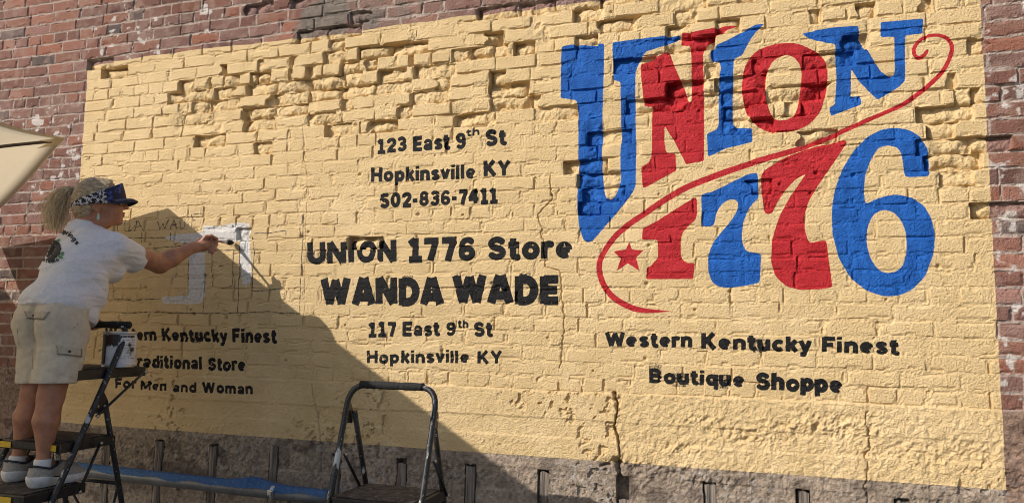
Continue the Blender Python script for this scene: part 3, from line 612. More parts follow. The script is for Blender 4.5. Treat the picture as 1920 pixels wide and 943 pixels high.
# ---- cut the sheet into the wall's parts
VERT = np.stack([GX, -H, GZ], -1).reshape(-1, 3)
BASE = np.concatenate([COLR, np.ones(COLR.shape[:2] + (1,))], -1).reshape(-1, 4)
cl = lambda a: np.clip(a, -0.02, 0.02)
SDA = np.stack([cl(PN), cl(sdc['black']), cl(sdc['blue'])], -1).reshape(-1, 3); SDB = np.stack([cl(sdc['red']), cl(sdc['white']), np.zeros_like(PN)], -1).reshape(-1, 3)
ids = np.arange(NX * NZ).reshape(NX, NZ)
Q = np.stack([ids[:-1, :-1], ids[1:, :-1], ids[1:, 1:], ids[:-1, 1:]], -1).reshape(-1, 4)
def fmean(a): return (0.25 * (a[:-1, :-1] + a[1:, :-1] + a[1:, 1:] + a[:-1, 1:])).reshape(-1)
cls = np.zeros(len(Q), int)                 # 0 brickwork 1 foundation 2 painted field 3.. layers
cls[fmean(zw) < 0] = 1; cls[fmean(PN) > 0] = 2
for i, (n, k, o, g) in enumerate(LAYERS): cls[(fmean(o) > 0)] = 3 + i
wall = empty('brick_wall', (0, 0, 0), label='old brick wall with a concrete base carrying a painted yellow advertisement', cat='wall')
def wall_part(name, c, parent, label=None):
    q = Q[cls == c]
    if not len(q): return
    u, inv = np.unique(q, return_inverse=True); q2 = inv.reshape(-1, 4)
    me = np_mesh(name, VERT[u], q2); me.materials.append(wm_)
    a = me.attributes.new('base', 'FLOAT_COLOR', 'POINT'); a.data.foreach_set('color', BASE[u].astype(np.float32).ravel())
    for nm, src in (('sda', SDA), ('sdb', SDB)):
        a = me.attributes.new(nm, 'FLOAT_VECTOR', 'POINT'); a.data.foreach_set('vector', src[u].astype(np.float32).ravel())
    me.polygons.foreach_set('use_smooth', np.zeros(len(q2), dtype=bool))
    ob = bpy.data.objects.new(name, me); COL.objects.link(ob); ob.parent = parent
    return props(ob, label)
wall_part('brickwork', 0, wall); wall_part('concrete_base', 1, wall); wall_part('yellow_field', 2, wall)
emblem = empty('emblem', (0, 0, 0), wall)
for i, (n, k, o, g) in enumerate(LAYERS): wall_part(n, 3 + i, emblem if g else wall)

# ---- pencil sketch lines (thin raised strips of graphite on the paint)
pm = mat('pencil', (0.045, 0.035, 0.03), 0.7)
def c3(p): return (200 + p[0] / 3.626, 380 + p[1] / 3.626)
PL = [[(140,240),(400,238)],[(240,315),(450,300),(590,285)],[(555,395),(552,630)],[(715,330),(715,460),(722,570)],[(722,325),(862,320),(858,460),(855,568),(785,580)],[(900,290),(905,420),(898,560),(890,750)],[(668,480),(662,600),(655,750)],
      [(45,570),(45,650),(180,665),(270,655),(372,653)],[(100,750),(330,740),(430,748),(655,752),(890,752),(1080,738),(1200,750),(1312,755),(1312,700)],[(1005,210),(1120,205),(1220,190),(1222,225)],[(990,230),(1005,340),(990,480),(992,600),(1100,595),(1205,580)],
      [(1330,90),(1335,200),(1322,430),(1315,600),(1312,690)],[(18,165),(40,150),(65,150)],[(70,140),(70,195)],[(120,120),(125,195),(160,190),(205,150),(203,120)],[(190,195),(215,120),(250,195)],[(200,165),(240,160)],
      [(345,125),(360,185),(385,140),(395,180),(425,110)],[(430,180),(462,115),(475,180)],[(440,155),(480,148)],[(498,125),(500,180),(530,165),(530,115),(498,110)],[(578,80),(575,170),(615,175)],[(578,120),(600,118)],[(590,80),(650,75)],[(760,432),(800,428)],[(240,200),(236,270)],[(432,205),(432,260)]]
bm = bmesh.new()
for L_ in PL:
    P = [W(*c3(p)) for p in L_]; path = []
    for a, b in zip(P[:-1], P[1:]):
        n_ = max(2, int(np.linalg.norm(b - a) / 0.006)); path += [a + (b - a) * t / n_ for t in range(n_)]
    path.append(P[-1]); prev = None
    for i, p in enumerate(path):
        t = path[min(i + 1, len(path) - 1)] - path[max(i - 1, 0)]; nn = np.array([-t[2], 0, t[0]]); nn = nn / max(np.linalg.norm(nn), 1e-6)
        wv = 0.0018 + 0.0010 * math.sin(i * 0.7) * math.sin(i * 0.23 + 1); off = 0.0012 * math.sin(i * 0.31)
        y = -wall_h(p[0], p[2]) - 0.0007
        a = bm.verts.new((p[0] + nn[0] * (off + wv), y, p[2] + nn[2] * (off + wv))); b = bm.verts.new((p[0] + nn[0] * (off - wv), y, p[2] + nn[2] * (off - wv)))
        if prev and random.random() > 0.06: bm.faces.new((prev[0], a, b, prev[1]))
        prev = (a, b)
bm_obj('pencil_sketch', bm, pm, wall, False)

# ------------------------------------------------------------------ ground
gm = mat('asphalt', (0.055, 0.052, 0.05), 0.9); add_noise_color(gm, (0.050, 0.048, 0.046), (0.085, 0.08, 0.075), 30, 0.4, 0.7); add_bump(gm, 220, 0.6, 0.004)
bm = bmesh.new()
bmesh.ops.create_grid(bm, x_segments=24, y_segments=24, size=30); bmesh.ops.translate(bm, verts=bm.verts, vec=(0, -29.9, 0.0))
bm_obj('pavement', bm, gm, None, False, kind='structure')

#@@OBJECTS
# ================================================================== THINGS
# ---- materials
mblk = mat('black_enamel', (0.012, 0.012, 0.013), 0.42); add_noise_color(mblk, (0.012, 0.012, 0.013), (0.045, 0.038, 0.035), 14, 0.52, 0.7)
add_noise_color(mblk, None, (0.50, 0.49, 0.48), 17, 0.585, 0.625, 7, 3.1, (1, 1, 0.40)); add_noise_color(mblk, None, (0.40, 0.36, 0.33), 110, 0.64, 0.69, 3, 7.7); add_bump(mblk, 90, 0.35, 0.0015)
mblk2 = mat('black_steel', (0.010, 0.010, 0.011), 0.45); add_noise_color(mblk2, (0.010, 0.010, 0.011), (0.035, 0.030, 0.028), 20, 0.5, 0.7)
add_noise_color(mblk2, None, (0.5, 0.5, 0.5), 60, 0.70, 0.74, 4, 1.3)
mgrip = mat('tattered_foam_grip', (0.014, 0.013, 0.013), 0.9); add_noise_color(mgrip, (0.014, 0.013, 0.013), (0.33, 0.31, 0.30), 24, 0.60, 0.66, 6, 0.0); add_bump(mgrip, 130, 1.0, 0.006)
mtread = mat('worn_tread', (0.035, 0.028, 0.024), 0.85); add_noise_color(mtread, (0.030, 0.024, 0.021), (0.10, 0.08, 0.07), 30, 0.42, 0.66); add_noise_color(mtread, None, (0.42, 0.40, 0.38), 55, 0.64, 0.69, 6, 2.0); add_bump(mtread, 160, 0.9, 0.004)
mriv = mat('zinc_rivet', (0.55, 0.54, 0.52), 0.4, 0.9)
myel = mat('yellow_warning_label', (0.62, 0.40, 0.02), 0.6); add_noise_color(myel, (0.62, 0.40, 0.02), (0.25, 0.16, 0.03), 60, 0.55, 0.75)
mwood = mat('weathered_wood', (0.17, 0.14, 0.115), 0.9); add_noise_color(mwood, (0.27, 0.225, 0.185), (0.085, 0.066, 0.054), 22, 0.38, 0.62, 6, 0.0, (3.2, 3.2, 0.22)); add_bump(mwood, 40, 1.0, 0.006, 5, (3, 3, 0.15))
mpipe = mat('grey_conduit', (0.20, 0.20, 0.205), 0.42, 0.25); add_noise_color(mpipe, (0.150, 0.155, 0.165), (0.095, 0.095, 0.095), 18, 0.4, 0.7)
mblue = mat('blue_mesh_fabric', (0.035, 0.16, 0.44), 0.7); add_noise_color(mblue, (0.028, 0.095, 0.24), (0.050, 0.135, 0.30), 70, 0.45, 0.65); add_bump(mblue, 260, 1.0, 0.005)

# ---- timber stubs standing in the slots of the concrete base
def stub(x, top, dark):
    bm = bmesh.new(); w = 0.0225; n = 9; y0 = 0.010 if dark else -0.006; prof = []
    r_ = random.Random(int(x * 1000))
    ring = [(-w, 0.0), (-w * .5, -0.003 - r_.random() * .003), (0, -0.001), (w * .5, -0.004 * r_.random()), (w, 0.0), (w, 0.036), (-w, 0.036)]
    rows = []
    for i in range(n + 1):
        z = 0.02 + (top - 0.02) * i / n; row = []
        for k, (a, b) in enumerate(ring):
            j = (r_.random() - .5) * 0.003
            xo = 0.0035 if dark else 0.0; zz = z + ((r_.random() - .35) * 0.016 if i == n else 0)
            row.append(bm.verts.new((x + xo + a + j, y0 + b + j, zz)))
        rows.append(row)
    for i in range(n):
        for k in range(len(ring)):
            bm.faces.new((rows[i][k], rows[i][(k + 1) % len(ring)], rows[i + 1][(k + 1) % len(ring)], rows[i + 1][k]))
    bm.faces.new(rows[-1]); bm.faces.new(list(reversed(rows[0])))
    return bm_obj('wooden_stub', bm, mwood, None, False, cat='post', group='wooden stubs in the concrete base of the wall')
STUBL = {-3.88: 'weathered wooden stub in the concrete base behind the leaning woman, furthest to the left', -3.515: 'weathered wooden stub seen between the legs of the step ladder that carries the paint can',
 -3.15: 'weathered wooden stub in shade behind the blue covered pipe, first clear of the ladder legs', -2.785: 'weathered wooden stub in shade crossed by the blue pipe, below the word Woman',
 -2.405: 'taller round topped wooden stub right where the clamp sits on the blue pipe', -2.035: 'weathered wooden stub half hidden behind the left rail of the empty step ladder',
 -1.67: 'short wooden stub framed between the handles of the empty step ladder', -1.31: 'split grey wooden stub at the right of the empty step ladder on the shadow edge',
 -0.955: 'sunlit pale wooden stub, first one in full sun beyond the slanting shadow', -0.59: 'broken low wooden stub deep in a hollow slot below the big crack',
 -0.22: 'dark grooved wooden stub in sunlit concrete, next right of the broken one', 0.15: 'sunlit wooden stub below the lettering end, second from the right edge', 0.515: 'wooden stub barely showing its top at the lower right of the wall', 0.88: 'wooden stub below the right edge of the yellow paint'}
for x in SLOTX:
    o = stub(x, 0.80 if x == -0.59 else (0.925 if x == -2.405 else 0.888 + random.uniform(-.006, .006)), x > -1.2)
    o['label'] = STUBL[x]

# ---- long pipe with blue fabric along the foot of the wall
pa, pb = W(-260, 826, 0.20), W(622, 936, 0.20)
pa = np.array([pa[0], -0.20, 0.775]); pb = np.array([W(622, 932, .20)[0], -0.20, 0.735])
pipe = empty('long_pipe', pb, label='long grey pipe topped with blue fabric running low along the wall', cat='pipe')
bm = bmesh.new(); add_tube(bm, [pa + (pb - pa) * t for t in np.linspace(0, 1, 24)], 0.033, 20); bm_obj('tube', bm, mpipe, pipe)
bm = bmesh.new(); prev = None; r_ = random.Random(3)
t0 = (W(95, 860, .2)[0] - pa[0]) / (pb[0] - pa[0])
for i in range(201):
    t = t0 + (0.995 - t0) * i / 200; c = pa + (pb - pa) * t; row = []
    lift = 0.001 + 0.0018 * r_.random() + 0.0012 * math.sin(i * .9) + 0.022 * math.exp(-((c[0] + 2.37) / .10) ** 2)
    e0 = 16 + 14 * math.sin(i * .21) * math.sin(i * .047) + 9 * r_.random()
    for k in range(10):
        a = math.radians(e0 + (165 - e0) * k / 9); rr = 0.0340 + (0.0008 if k == 0 else 0.002 + 0.002 * r_.random()) + (lift if 2 < k < 9 else 0.0)
        row.append(bm.verts.new((c[0], c[1] - math.cos(a) * rr, c[2] + math.sin(a) * rr)))
    if prev:
        for k in range(9): bm.faces.new((prev[k], row[k], row[k + 1], prev[k + 1]))
    prev = row
bm_obj('blue_fabric', bm, mblue, pipe)
bm = bmesh.new(); cx_ = W(517, 918, .2)[0]; cpt = pa + (pb - pa) * ((cx_ - pa[0]) / (pb[0] - pa[0]))
add_tube(bm, [cpt + np.array([-.010, 0, 0]), cpt + np.array([.010, 0, 0])], 0.041, 20); add_box(bm, cpt + np.array([0, -0.045, 0.008]), (0.022, 0.016, 0.026), None, 0.003)
add_tube(bm, [cpt + np.array([0, -.05, .008]), cpt + np.array([0.022, -.052, .02])], 0.004, 8); bm_obj('clamp', bm, mriv, pipe)
for xx in (-3.9, -3.0, -2.3):
    cpt = pa + (pb - pa) * ((xx - pa[0]) / (pb[0] - pa[0])); bm = bmesh.new()
    add_box(bm, (xx, -0.087, cpt[2] - 0.036), (0.022, 0.165, 0.005)); add_box(bm, (xx, -0.006, cpt[2] - 0.066), (0.022, 0.005, 0.064)); bm_obj('bracket', bm, mblk2, pipe, False)

# ---- step ladders
def make_ladder(name, label, x0, x1, top, slope, plat, steps, rear, rslope, deco):
    """top=(d,z) of the handle bar, slope = metres the rail comes out from the wall per metre down; plat/steps=(d_front,d_back,z); rear=(d,z) of the rear leg's hinge"""
    dt, zt = top; d0 = dt + slope * zt
    root = empty(name, ((x0 + x1) / 2, -(d0 + dt) / 2, 0), label=label, cat='step ladder', group='black step ladders at the wall')
    R0, R1 = (lambda z: (x0, -(dt + slope * (zt - z)), z)), (lambda z: (x1, -(dt + slope * (zt - z)), z))
    pl = [R0(0.012)] + arc_pts(R0(zt - .35), R0(zt), R1(zt), 0.085) + arc_pts(R0(zt), R1(zt), R1(zt - .35), 0.085) + [R1(0.012)]
    full = []
    for a, b in zip(pl[:-1], pl[1:]):
        a, b = Vector(a), Vector(b); n_ = max(1, int((b - a).length / 0.06)); full += [a + (b - a) * i / n_ for i in range(n_)]
    full.append(Vector(pl[-1]))
    bm = bmesh.new(); add_tube(bm, full, 0.0125, 14); bm_obj('front_frame', bm, mblk, root)
    for RR in (R0, R1):
        bm = bmesh.new(); p = Vector(RR(0.0)); add_tube(bm, [p + Vector((0, -.002, 0)), p + Vector((0, 0, 0.045))], [0.019, 0.016], 12); bm_obj('rubber_foot', bm, mblk2, root)
    # worn foam on the handle bar
    a, b = Vector(R0(zt)), Vector(R1(zt)); bm = bmesh.new(); n_ = 26; r_ = random.Random(9)
    g0, g1 = deco['grip']
    add_tube(bm, [a + (b - a) * (g0 + (g1 - g0) * i / n_) for i in range(n_ + 1)], [0.0150 + 0.0025 * r_.random() for _ in range(n_ + 1)], 14); bm_obj('foam_grip', bm, mgrip, root)
    # rear legs: a U frame of flat steel
    rd, rz = rear; ra = lambda X, z: Vector((X, -(rd - rslope * (rz - z)), z)); xi0, xi1 = x0 + 0.020, x1 - 0.020
    for X in (xi0, xi1):
        bm = bmesh.new(); add_tube(bm, [ra(X, 0.0) + (ra(X, rz) - ra(X, 0.0)) * t for t in np.linspace(0, 1, 10)], 0.0115, 10); bm_obj('rear_leg', bm, mblk, root)
        bm = bmesh.new(); c = (Vector((X, -(dt + slope * (zt - rz)), rz)) + ra(X, rz)) / 2; s_ = -1 if X == xi0 else 1
        prof = [(-.034, -.045), (.030, -.050), (.034, .0), (.0, .055), (-.02, .05), (-.038, .0)]
        top_ = [bm.verts.new((X + s_ * 0.0145, c.y + y, c.z + z)) for y, z in prof]; bot_ = [bm.verts.new((X + s_ * 0.018, c.y + y, c.z + z)) for y, z in prof]
        bm.faces.new(top_); bm.faces.new(list(reversed(bot_)))
        for i in range(6): bm.faces.new((top_[i], bot_[i], bot_[(i + 1) % 6], top_[(i + 1) % 6]))
        pt = bm_obj('hinge_plate', bm, mblk2, root, False)
        for dy, dz in ((-.018, -.018), (.016, -.018), (-.004, .035)):
            bm = bmesh.new(); add_disc(bm, (X + s_ * 0.018, c.y + dy, c.z + dz), (s_, 0, 0), 0.006, 0.003, 10); bm_obj('rivet', bm, mriv, pt)
    for zz in (.18, .70 * rz):
        bm = bmesh.new(); add_tube(bm, [ra(xi0, zz), ra(xi1, zz)], 0.008, 8); bm_obj('rear_crossbar', bm, mblk2, root)
    bm = bmesh.new(); add_tube(bm, [ra(xi0, .18), ra(xi1, .70 * rz)], 0.006, 8); bm_obj('cross_brace', bm, mblk2, root)
    bm = bmesh.new(); add_tube(bm, [ra(xi1, .18) + Vector((0, .013, 0)), ra(xi0, .70 * rz) + Vector((0, .013, 0))], 0.006, 8); bm_obj('cross_brace', bm, mblk2, root)
    def tread(nm, df, db, z, th, stickers, lip):
        o = empty(nm, ((x0 + x1) / 2, -(df + db) / 2, z), root)
        xa, xb = x0 + 0.020, x1 - 0.016; bm = bmesh.new(); n_ = 14; rows = []
        # board with a rounded nose and turned-down rim
        prof = [(-df + .012, -th), (-df, -th * .8), (-df - .002, -.004), (-df + .006, 0.0)] + [(-df + (df - db) * t, 0.0) for t in (.2, .4, .6, .8)] + [(-db, 0.0), (-db, -th), (-db - .006, -th), (-db - .006, -.008), (-df + .016, -.008)]
        for i in range(n_ + 1):
            X = xa + (xb - xa) * i / n_; e = 0.010 * (abs(2 * i / n_ - 1) ** 6)
            rows.append([bm.verts.new((X, y + (e if k < 4 else 0), z + zz)) for k, (y, zz) in enumerate(prof)])
        for i in range(n_):
            for k in range(len(prof)): bm.faces.new((rows[i][k], rows[i + 1][k], rows[i + 1][(k + 1) % len(prof)], rows[i][(k + 1) % len(prof)]))
        bm.faces.new(rows[0]); bm.faces.new(list(reversed(rows[-1])))
        bm_obj('board', bm, mblk2, o, False)
        bm = bmesh.new(); add_box(bm, ((xa + xb) / 2, -(df + db) / 2, z + 0.0025), (xb - xa - .03, df - db - .03, 0.004), None, 0.0015); bm_obj('tread_mat', bm, mtread, o, False)
        for X in (xb + .002, xa - .002):
            bm = bmesh.new(); add_box(bm, (X, -(df + db) / 2, z - th / 2), (0.004, df - db, th)); bm_obj('side_plate', bm, mblk2, o, False)
        for u in stickers:
            bm = bmesh.new(); X = xa + (xb - xa) * u; add_box(bm, (X, -df - 0.0035, z - th * .5), (0.062, 0.002, th * .62)); bm_obj('yellow_sticker', bm, myel, o, False)
    tread('platform', *plat, 0.040, [], True)
    for st in steps: tread('step', *st[:3], 0.038, st[3], False)
    for br in deco.get('braces', []):
        for X in (x0 + .012, x1 + .012):
            bm = bmesh.new(); add_tube(bm, [Vector((X, -br[0], br[1])), Vector((X, -br[2], br[3]))], 0.0075, 8, True, 0.6); bo = bm_obj('brace', bm, mblk2, root)
            for d_, z_ in ((br[0], br[1]), (br[2], br[3])):
                bm = bmesh.new(); add_disc(bm, (X + .006, -d_, z_), (1, 0, 0), 0.0065, 0.004, 10); bm_obj('rivet', bm, mriv, bo)
    return root
LX1, LX0 = -2.66, -3.03
rb_ = OX(113, 905, LX1); rt_ = OX(240, 620, LX1); sl1 = (-(rb_[1]) + rt_[1]) / (rt_[2] - rb_[2])
pf = OX(150, 703, LX1); pk = OX(277, 692, LX1); hj = OX(203, 752, LX1); rl_ = OX(235, 943, LX1)
bf, be = OX(267, 697, LX1), OX(177, 780, LX1); s2a, s2b = OX(118, 838, LX1), OX(213, 822, LX1); lk0, lk1 = OX(184, 830, LX1), OX(144, 921, LX1)
zt1 = 1.535; dt1 = -rt_[1] - sl1 * (zt1 - rt_[2])
make_ladder('step_ladder', 'black paint spattered step ladder with the woman standing on it and a bucket on top', LX0, LX1, (dt1, zt1), sl1, (-pf[1], -pk[1], (pf[2] + pk[2]) / 2 + .014),
            [(-s2a[1], -s2b[1] - .02, (s2a[2] + s2b[2]) / 2 + .012, [.12, .86]), (1.175, 0.90, 0.882, [.08, .74]), (1.30, 1.06, 0.66, [.12, .86]), (1.42, 1.19, 0.40, [.12, .86])],
            (-hj[1], hj[2]), (-hj[1] + rl_[1]) / (hj[2] - rl_[2]) , dict(grip=(.02, .98), braces=[(-bf[1], bf[2], -be[1], be[2]), (-lk0[1], lk0[2], -lk1[1], lk1[2])]))
make_ladder('step_ladder', 'empty black step ladder with peeling handle in front of the slanting shadow edge', -1.645, -1.245, (0.55, 1.302), 0.29, (0.715, 0.42, 0.872),
            [(0.83, 0.62, 0.58, [.14, .86]), (0.92, 0.72, 0.30, [.14, .86])], (0.545, 1.19), 0.36, dict(grip=(.12, .84), braces=[(.46, .86, .60, 1.02)]))

# ---- paint can on the ladder platform
bc = W(222, 681, 0.74); zpl = (pf[2] + pk[2]) / 2 + .0165
can = empty('paint_can', (bc[0], bc[1], zpl), label='dirty white paint can with a torn label on the ladder platform', cat='paint can')
mcan = mat('can_label', (0.56, 0.55, 0.55), 0.6); add_noise_color(mcan, (0.72, 0.71, 0.71), (0.45, 0.43, 0.43), 26, 0.52, 0.70); add_noise_color(mcan, None, (0.05, 0.03, 0.03), 9, 0.62, 0.66, 5, 4.2)
mtin = mat('tin', (0.50, 0.49, 0.48), 0.35, 0.8); add_noise_color(mtin, (0.50, 0.49, 0.48), (0.62, 0.60, 0.58), 30, 0.4, 0.6)
mdrk = mat('dark_red_paint_spill', (0.030, 0.010, 0.010), 0.45); mink = mat('label_print', (0.03, 0.03, 0.03), 0.6)
cr, chh = 0.066, 0.158
bm = bmesh.new(); add_lathe(bm, (bc[0], bc[1], zpl), [(cr - .004, 0), (cr + .001, .002), (cr + .001, .007), (cr - .001, .010), (cr - .001, chh - .012), (cr + .002, chh - .008), (cr + .002, chh - .001), (cr - .003, chh), (cr - .010, chh - .002), (cr - .011, chh - .03), (0.002, chh - .034)], 48); bm_obj('can_body', bm, mtin, can)
def wrap(name, a0, a1, z0, z1, m, dr=0.0008, wob=0.0):
    bm = bmesh.new(); n_ = 24; lo = []; hi = []; r_ = random.Random(int(a0 * 10))
    va = math.degrees(math.atan2(CAM_POS[1] - bc[1], CAM_POS[0] - bc[0]))
    for i in range(n_ + 1):
        a = math.radians(va + a0 + (a1 - a0) * i / n_); c, s_ = math.cos(a) * (cr + dr), math.sin(a) * (cr + dr)
        lo.append(bm.verts.new((bc[0] + c, bc[1] + s_, zpl + z0 + wob * r_.random()))); hi.append(bm.verts.new((bc[0] + c, bc[1] + s_, zpl + z1 - wob * .3 * r_.random())))
    for i in range(n_): bm.faces.new((lo[i], lo[i + 1], hi[i + 1], hi[i]))
    return bm_obj(name, bm, m, can)
wrap('paper_label', -170, 170, .012, chh - .014, mcan)
wrap('paint_drip', -82, -50, .012, chh - .012, mdrk, .0016, .012); wrap('paint_drip', -52, -8, .085, chh - .012, mdrk, .0018, .02)
bm = bmesh.new(); r_ = random.Random(4); va = math.atan2(CAM_POS[1] - bc[1], CAM_POS[0] - bc[0])
for rw in range(9):
    z = zpl + chh - .026 - rw * .0115; hgt = .009 if rw == 0 else .0022
    a = 2.0
    while a < 58:
        w_ = r_.uniform(3, 9)
        if rw > 0 and r_.random() < .25: a += w_; continue
        v4 = [bm.verts.new((bc[0] + math.cos(va + math.radians(q)) * (cr + .0014), bc[1] + math.sin(va + math.radians(q)) * (cr + .0014), zz)) for q, zz in ((a, z), (a + w_, z), (a + w_, z + hgt), (a, z + hgt))]
        bm.faces.new(v4); a += w_ + 1.8
bm_obj('label_print', bm, mink, can, False)
bm = bmesh.new(); hp = [Vector((bc[0] + math.cos(va + 1.57 + t * 0) * 0, 0, 0)) for t in (0,)]
ea = va - 1.45; A_ = Vector((bc[0] + math.cos(ea) * cr, bc[1] + math.sin(ea) * cr, zpl + chh - .022)); B_ = Vector((bc[0] - math.cos(ea) * cr, bc[1] - math.sin(ea) * cr, zpl + chh - .022)); od = Vector((math.cos(va), math.sin(va), 0))
add_tube(bm, [A_ + (B_ - A_) * t + od * (cr * 1.04 * math.sin(math.pi * t)) + Vector((0, 0, -.085 * math.sin(math.pi * t))) for t in np.linspace(0, 1, 22)], 0.0016, 8)
bm_obj('wire_handle', bm, mtin, can)

# ---- patio umbrella leaning in from the left
mcanv = bpy.data.materials.new('umbrella_canvas'); mcanv.use_nodes = True; nt = mcanv.node_tree; pbn = nt.nodes['Principled BSDF']
pbn.inputs['Base Color'].default_value = (0.70, 0.62, 0.48, 1); pbn.inputs['Roughness'].default_value = 0.85; add_noise_color(mcanv, (0.72, 0.64, 0.50), (0.64, 0.56, 0.42), 6, 0.4, 0.68, 6, 0, (1, 1, 3)); add_bump(mcanv, 500, 0.3, 0.001)
tr = nt.nodes.new('ShaderNodeBsdfTranslucent'); tr.inputs['Color'].default_value = (0.72, 0.62, 0.45, 1); mxs = nt.nodes.new('ShaderNodeMixShader'); mxs.inputs[0].default_value = 0.42
outn = nt.nodes['Material Output']; nt.links.new(pbn.outputs[0], mxs.inputs[1]); nt.links.new(tr.outputs[0], mxs.inputs[2]); nt.links.new(mxs.outputs[0], outn.inputs['Surface'])
mpole = mat('umbrella_pole', (0.06, 0.045, 0.035), 0.5); add_noise_color(mpole, (0.06, 0.045, 0.035), (0.03, 0.022, 0.018), 20)
Cc = W(122, 258, 0.36); E1 = W(0, 220, 1.192); E2 = W(0, 385, 0.176)
u1 = (E1 - Cc) / np.linalg.norm(E1 - Cc); u2 = (E2 - Cc) / np.linalg.norm(E2 - Cc)
V1 = Cc + u1 * 1.62; V2 = Cc + u2 * 1.12; Oc = V1 + V2 - Cc; ring = [Cc, V1, 2 * Oc - V2, 2 * Oc - Cc, 2 * Oc - V1, V2]
nrm = np.cross(u1, u2); nrm = nrm / np.linalg.norm(nrm); nrm = nrm if nrm[2] > 0 else -nrm
best = None
for hh in np.linspace(-.1, .9, 101):
    q = Cc + (Oc + nrm * hh - Cc) * .22; r3 = R_CAM @ (q - CAM_POS); px, py = CX + FPX * r3[0] / r3[2], CY + FPX * r3[1] / r3[2]
    e = abs((py - 258) - (px - 122) * (24 / -122)) ; best = min(best, (e, hh)) if best else (e, hh)
apex = Oc + nrm * max(best[1], .12)
def make_umbrella(label, ring, apex, Oc, nrm, sag, footx):
    n6 = len(ring); umb = empty('patio_umbrella', (footx, Oc[1], 0), label=label, cat='umbrella')
    def cpt(i, s, t):                        # s from apex to hem, t along the hem; the hem is hollowed a little between ribs
        a, b = ring[i], ring[(i + 1) % n6]; p = apex + ((a + (b - a) * t) - apex) * s; m_ = (a + b) / 2 - Oc
        return p + nrm * (sag * math.sin(math.pi * s) - 0.02 * math.sin(math.pi * t) * s) - m_ / np.linalg.norm(m_) * (0.012 * math.sin(math.pi * t) * s)
    bm = bmesh.new(); NS = 12
    for i in range(n6):
        G = [[bm.verts.new(cpt(i, max(s / NS, 0.02), t / NS)) for t in range(NS + 1)] for s in range(NS + 1)]
        for s in range(NS):
            for t in range(NS): bm.faces.new((G[s][t], G[s][t + 1], G[s + 1][t + 1], G[s + 1][t]))
        H0 = [bm.verts.new(Vector(G[NS][t].co) - Vector(nrm) * 0.004 + Vector((apex - ring[i]) / np.linalg.norm(apex - ring[i])) * 0.022) for t in range(NS + 1)]
        for t in range(NS): bm.faces.new((G[NS][t], G[NS][t + 1], H0[t + 1], H0[t]))
    bmesh.ops.remove_doubles(bm, verts=bm.verts, dist=0.0006)
    bm_obj('canopy', bm, mcanv, umb)
    for i in range(n6):
        bm = bmesh.new(); a = ring[i]; pts = [Vector(apex + (a - apex) * s + nrm * (sag * math.sin(math.pi * s) - 0.018)) for s in np.linspace(0.03, .93, 14)]
        add_tube(bm, pts, 0.0085, 8); bm_obj('rib', bm, mpole, umb)
        bm = bmesh.new()
        vs = [bm.verts.new(Vector(p) - Vector(nrm) * 0.010) for p in (a + (apex - a) * .004, cpt(i, .985, .05), cpt(i, .9, .075), apex + (a - apex) * .925, cpt((i - 1) % n6, .9, .925), cpt((i - 1) % n6, .985, .95))]
        bm.faces.new(vs); bm_obj('rib_pocket', bm, mcanv, umb)
    bm = bmesh.new(); kn = apex - nrm * 0.42
    add_tube(bm, [Vector((footx, Oc[1], 0.0)), Vector((kn[0], kn[1], kn[2] - .25)), Vector(kn), Vector(apex + nrm * .06)], 0.021, 16); bm_obj('pole', bm, mpole, umb)
    bm = bmesh.new(); add_ball(bm, apex + nrm * .07, 0.03); bm_obj('finial', bm, mpole, umb)
    bm = bmesh.new(); add_lathe(bm, (footx, Oc[1], 0.004), [(.25, 0), (.25, .05), (.23, .075), (.05, .09), (.035, .25), (.024, .27)], 32); bm_obj('base', bm, mpole, umb)
make_umbrella('tan canvas patio umbrella corner reaching in at the left edge', ring, apex, Oc, nrm, 0.05, Oc[0] + .02)
O2 = np.array([-5.94, -1.47, 2.30]); ring2 = [O2 + np.array(q) for q in ((.90, .90, 0.), (.90, -.90, 0.), (-.90, -.90, 0.), (-.90, .90, 0.))]
make_umbrella('tan square patio umbrella beyond the left edge, showing only as a shadow', ring2, O2 + np.array([0, 0, .45]), O2, np.array([0, 0, 1.]), 0.03, O2[0])

# ================================================================== THE WOMAN
mskin = mat('tanned_skin', (0.33, 0.155, 0.10), 0.55); add_noise_color(mskin, (0.43, 0.20, 0.120), (0.32, 0.135, 0.082), 26, 0.4, 0.68); add_bump(mskin, 160, 0.25, 0.002)
pbs = mskin.node_tree.nodes['Principled BSDF']; pbs.inputs['Subsurface Weight'].default_value = 0.08; pbs.inputs['Subsurface Radius'].default_value = (.008, .003, .002)
mshirt = mat('pale_grey_jersey', (0.60, 0.60, 0.64), 0.9); add_noise_color(mshirt, (0.74, 0.745, 0.80), (0.66, 0.665, 0.72), 90, 0.42, 0.65); add_bump(mshirt, 420, 0.35, 0.001)
add_bump(mshirt, 8, 0.75, 0.030, 3, (1.6, 0.5, 2.6))
mshort = mat('khaki_cotton', (0.43, 0.375, 0.29), 0.9); add_noise_color(mshort, (0.60, 0.535, 0.43), (0.52, 0.46, 0.365), 40, 0.4, 0.66); add_bump(mshort, 600, 0.3, 0.001)
add_bump(mshort, 9, 0.55, 0.022, 3, (2.0, 1.0, 1.0))
mhair = mat('blonde_hair', (0.42, 0.30, 0.16), 0.45); add_noise_color(mhair, (0.82, 0.70, 0.50), (0.50, 0.38, 0.24), 34, 0.40, 0.64, 4)
nt = mhair.node_tree; g_ = nt.nodes.new('ShaderNodeNewGeometry'); mx_ = nt.nodes.new('ShaderNodeMix'); mx_.data_type = 'RGBA'; pb_ = nt.nodes['Principled BSDF']
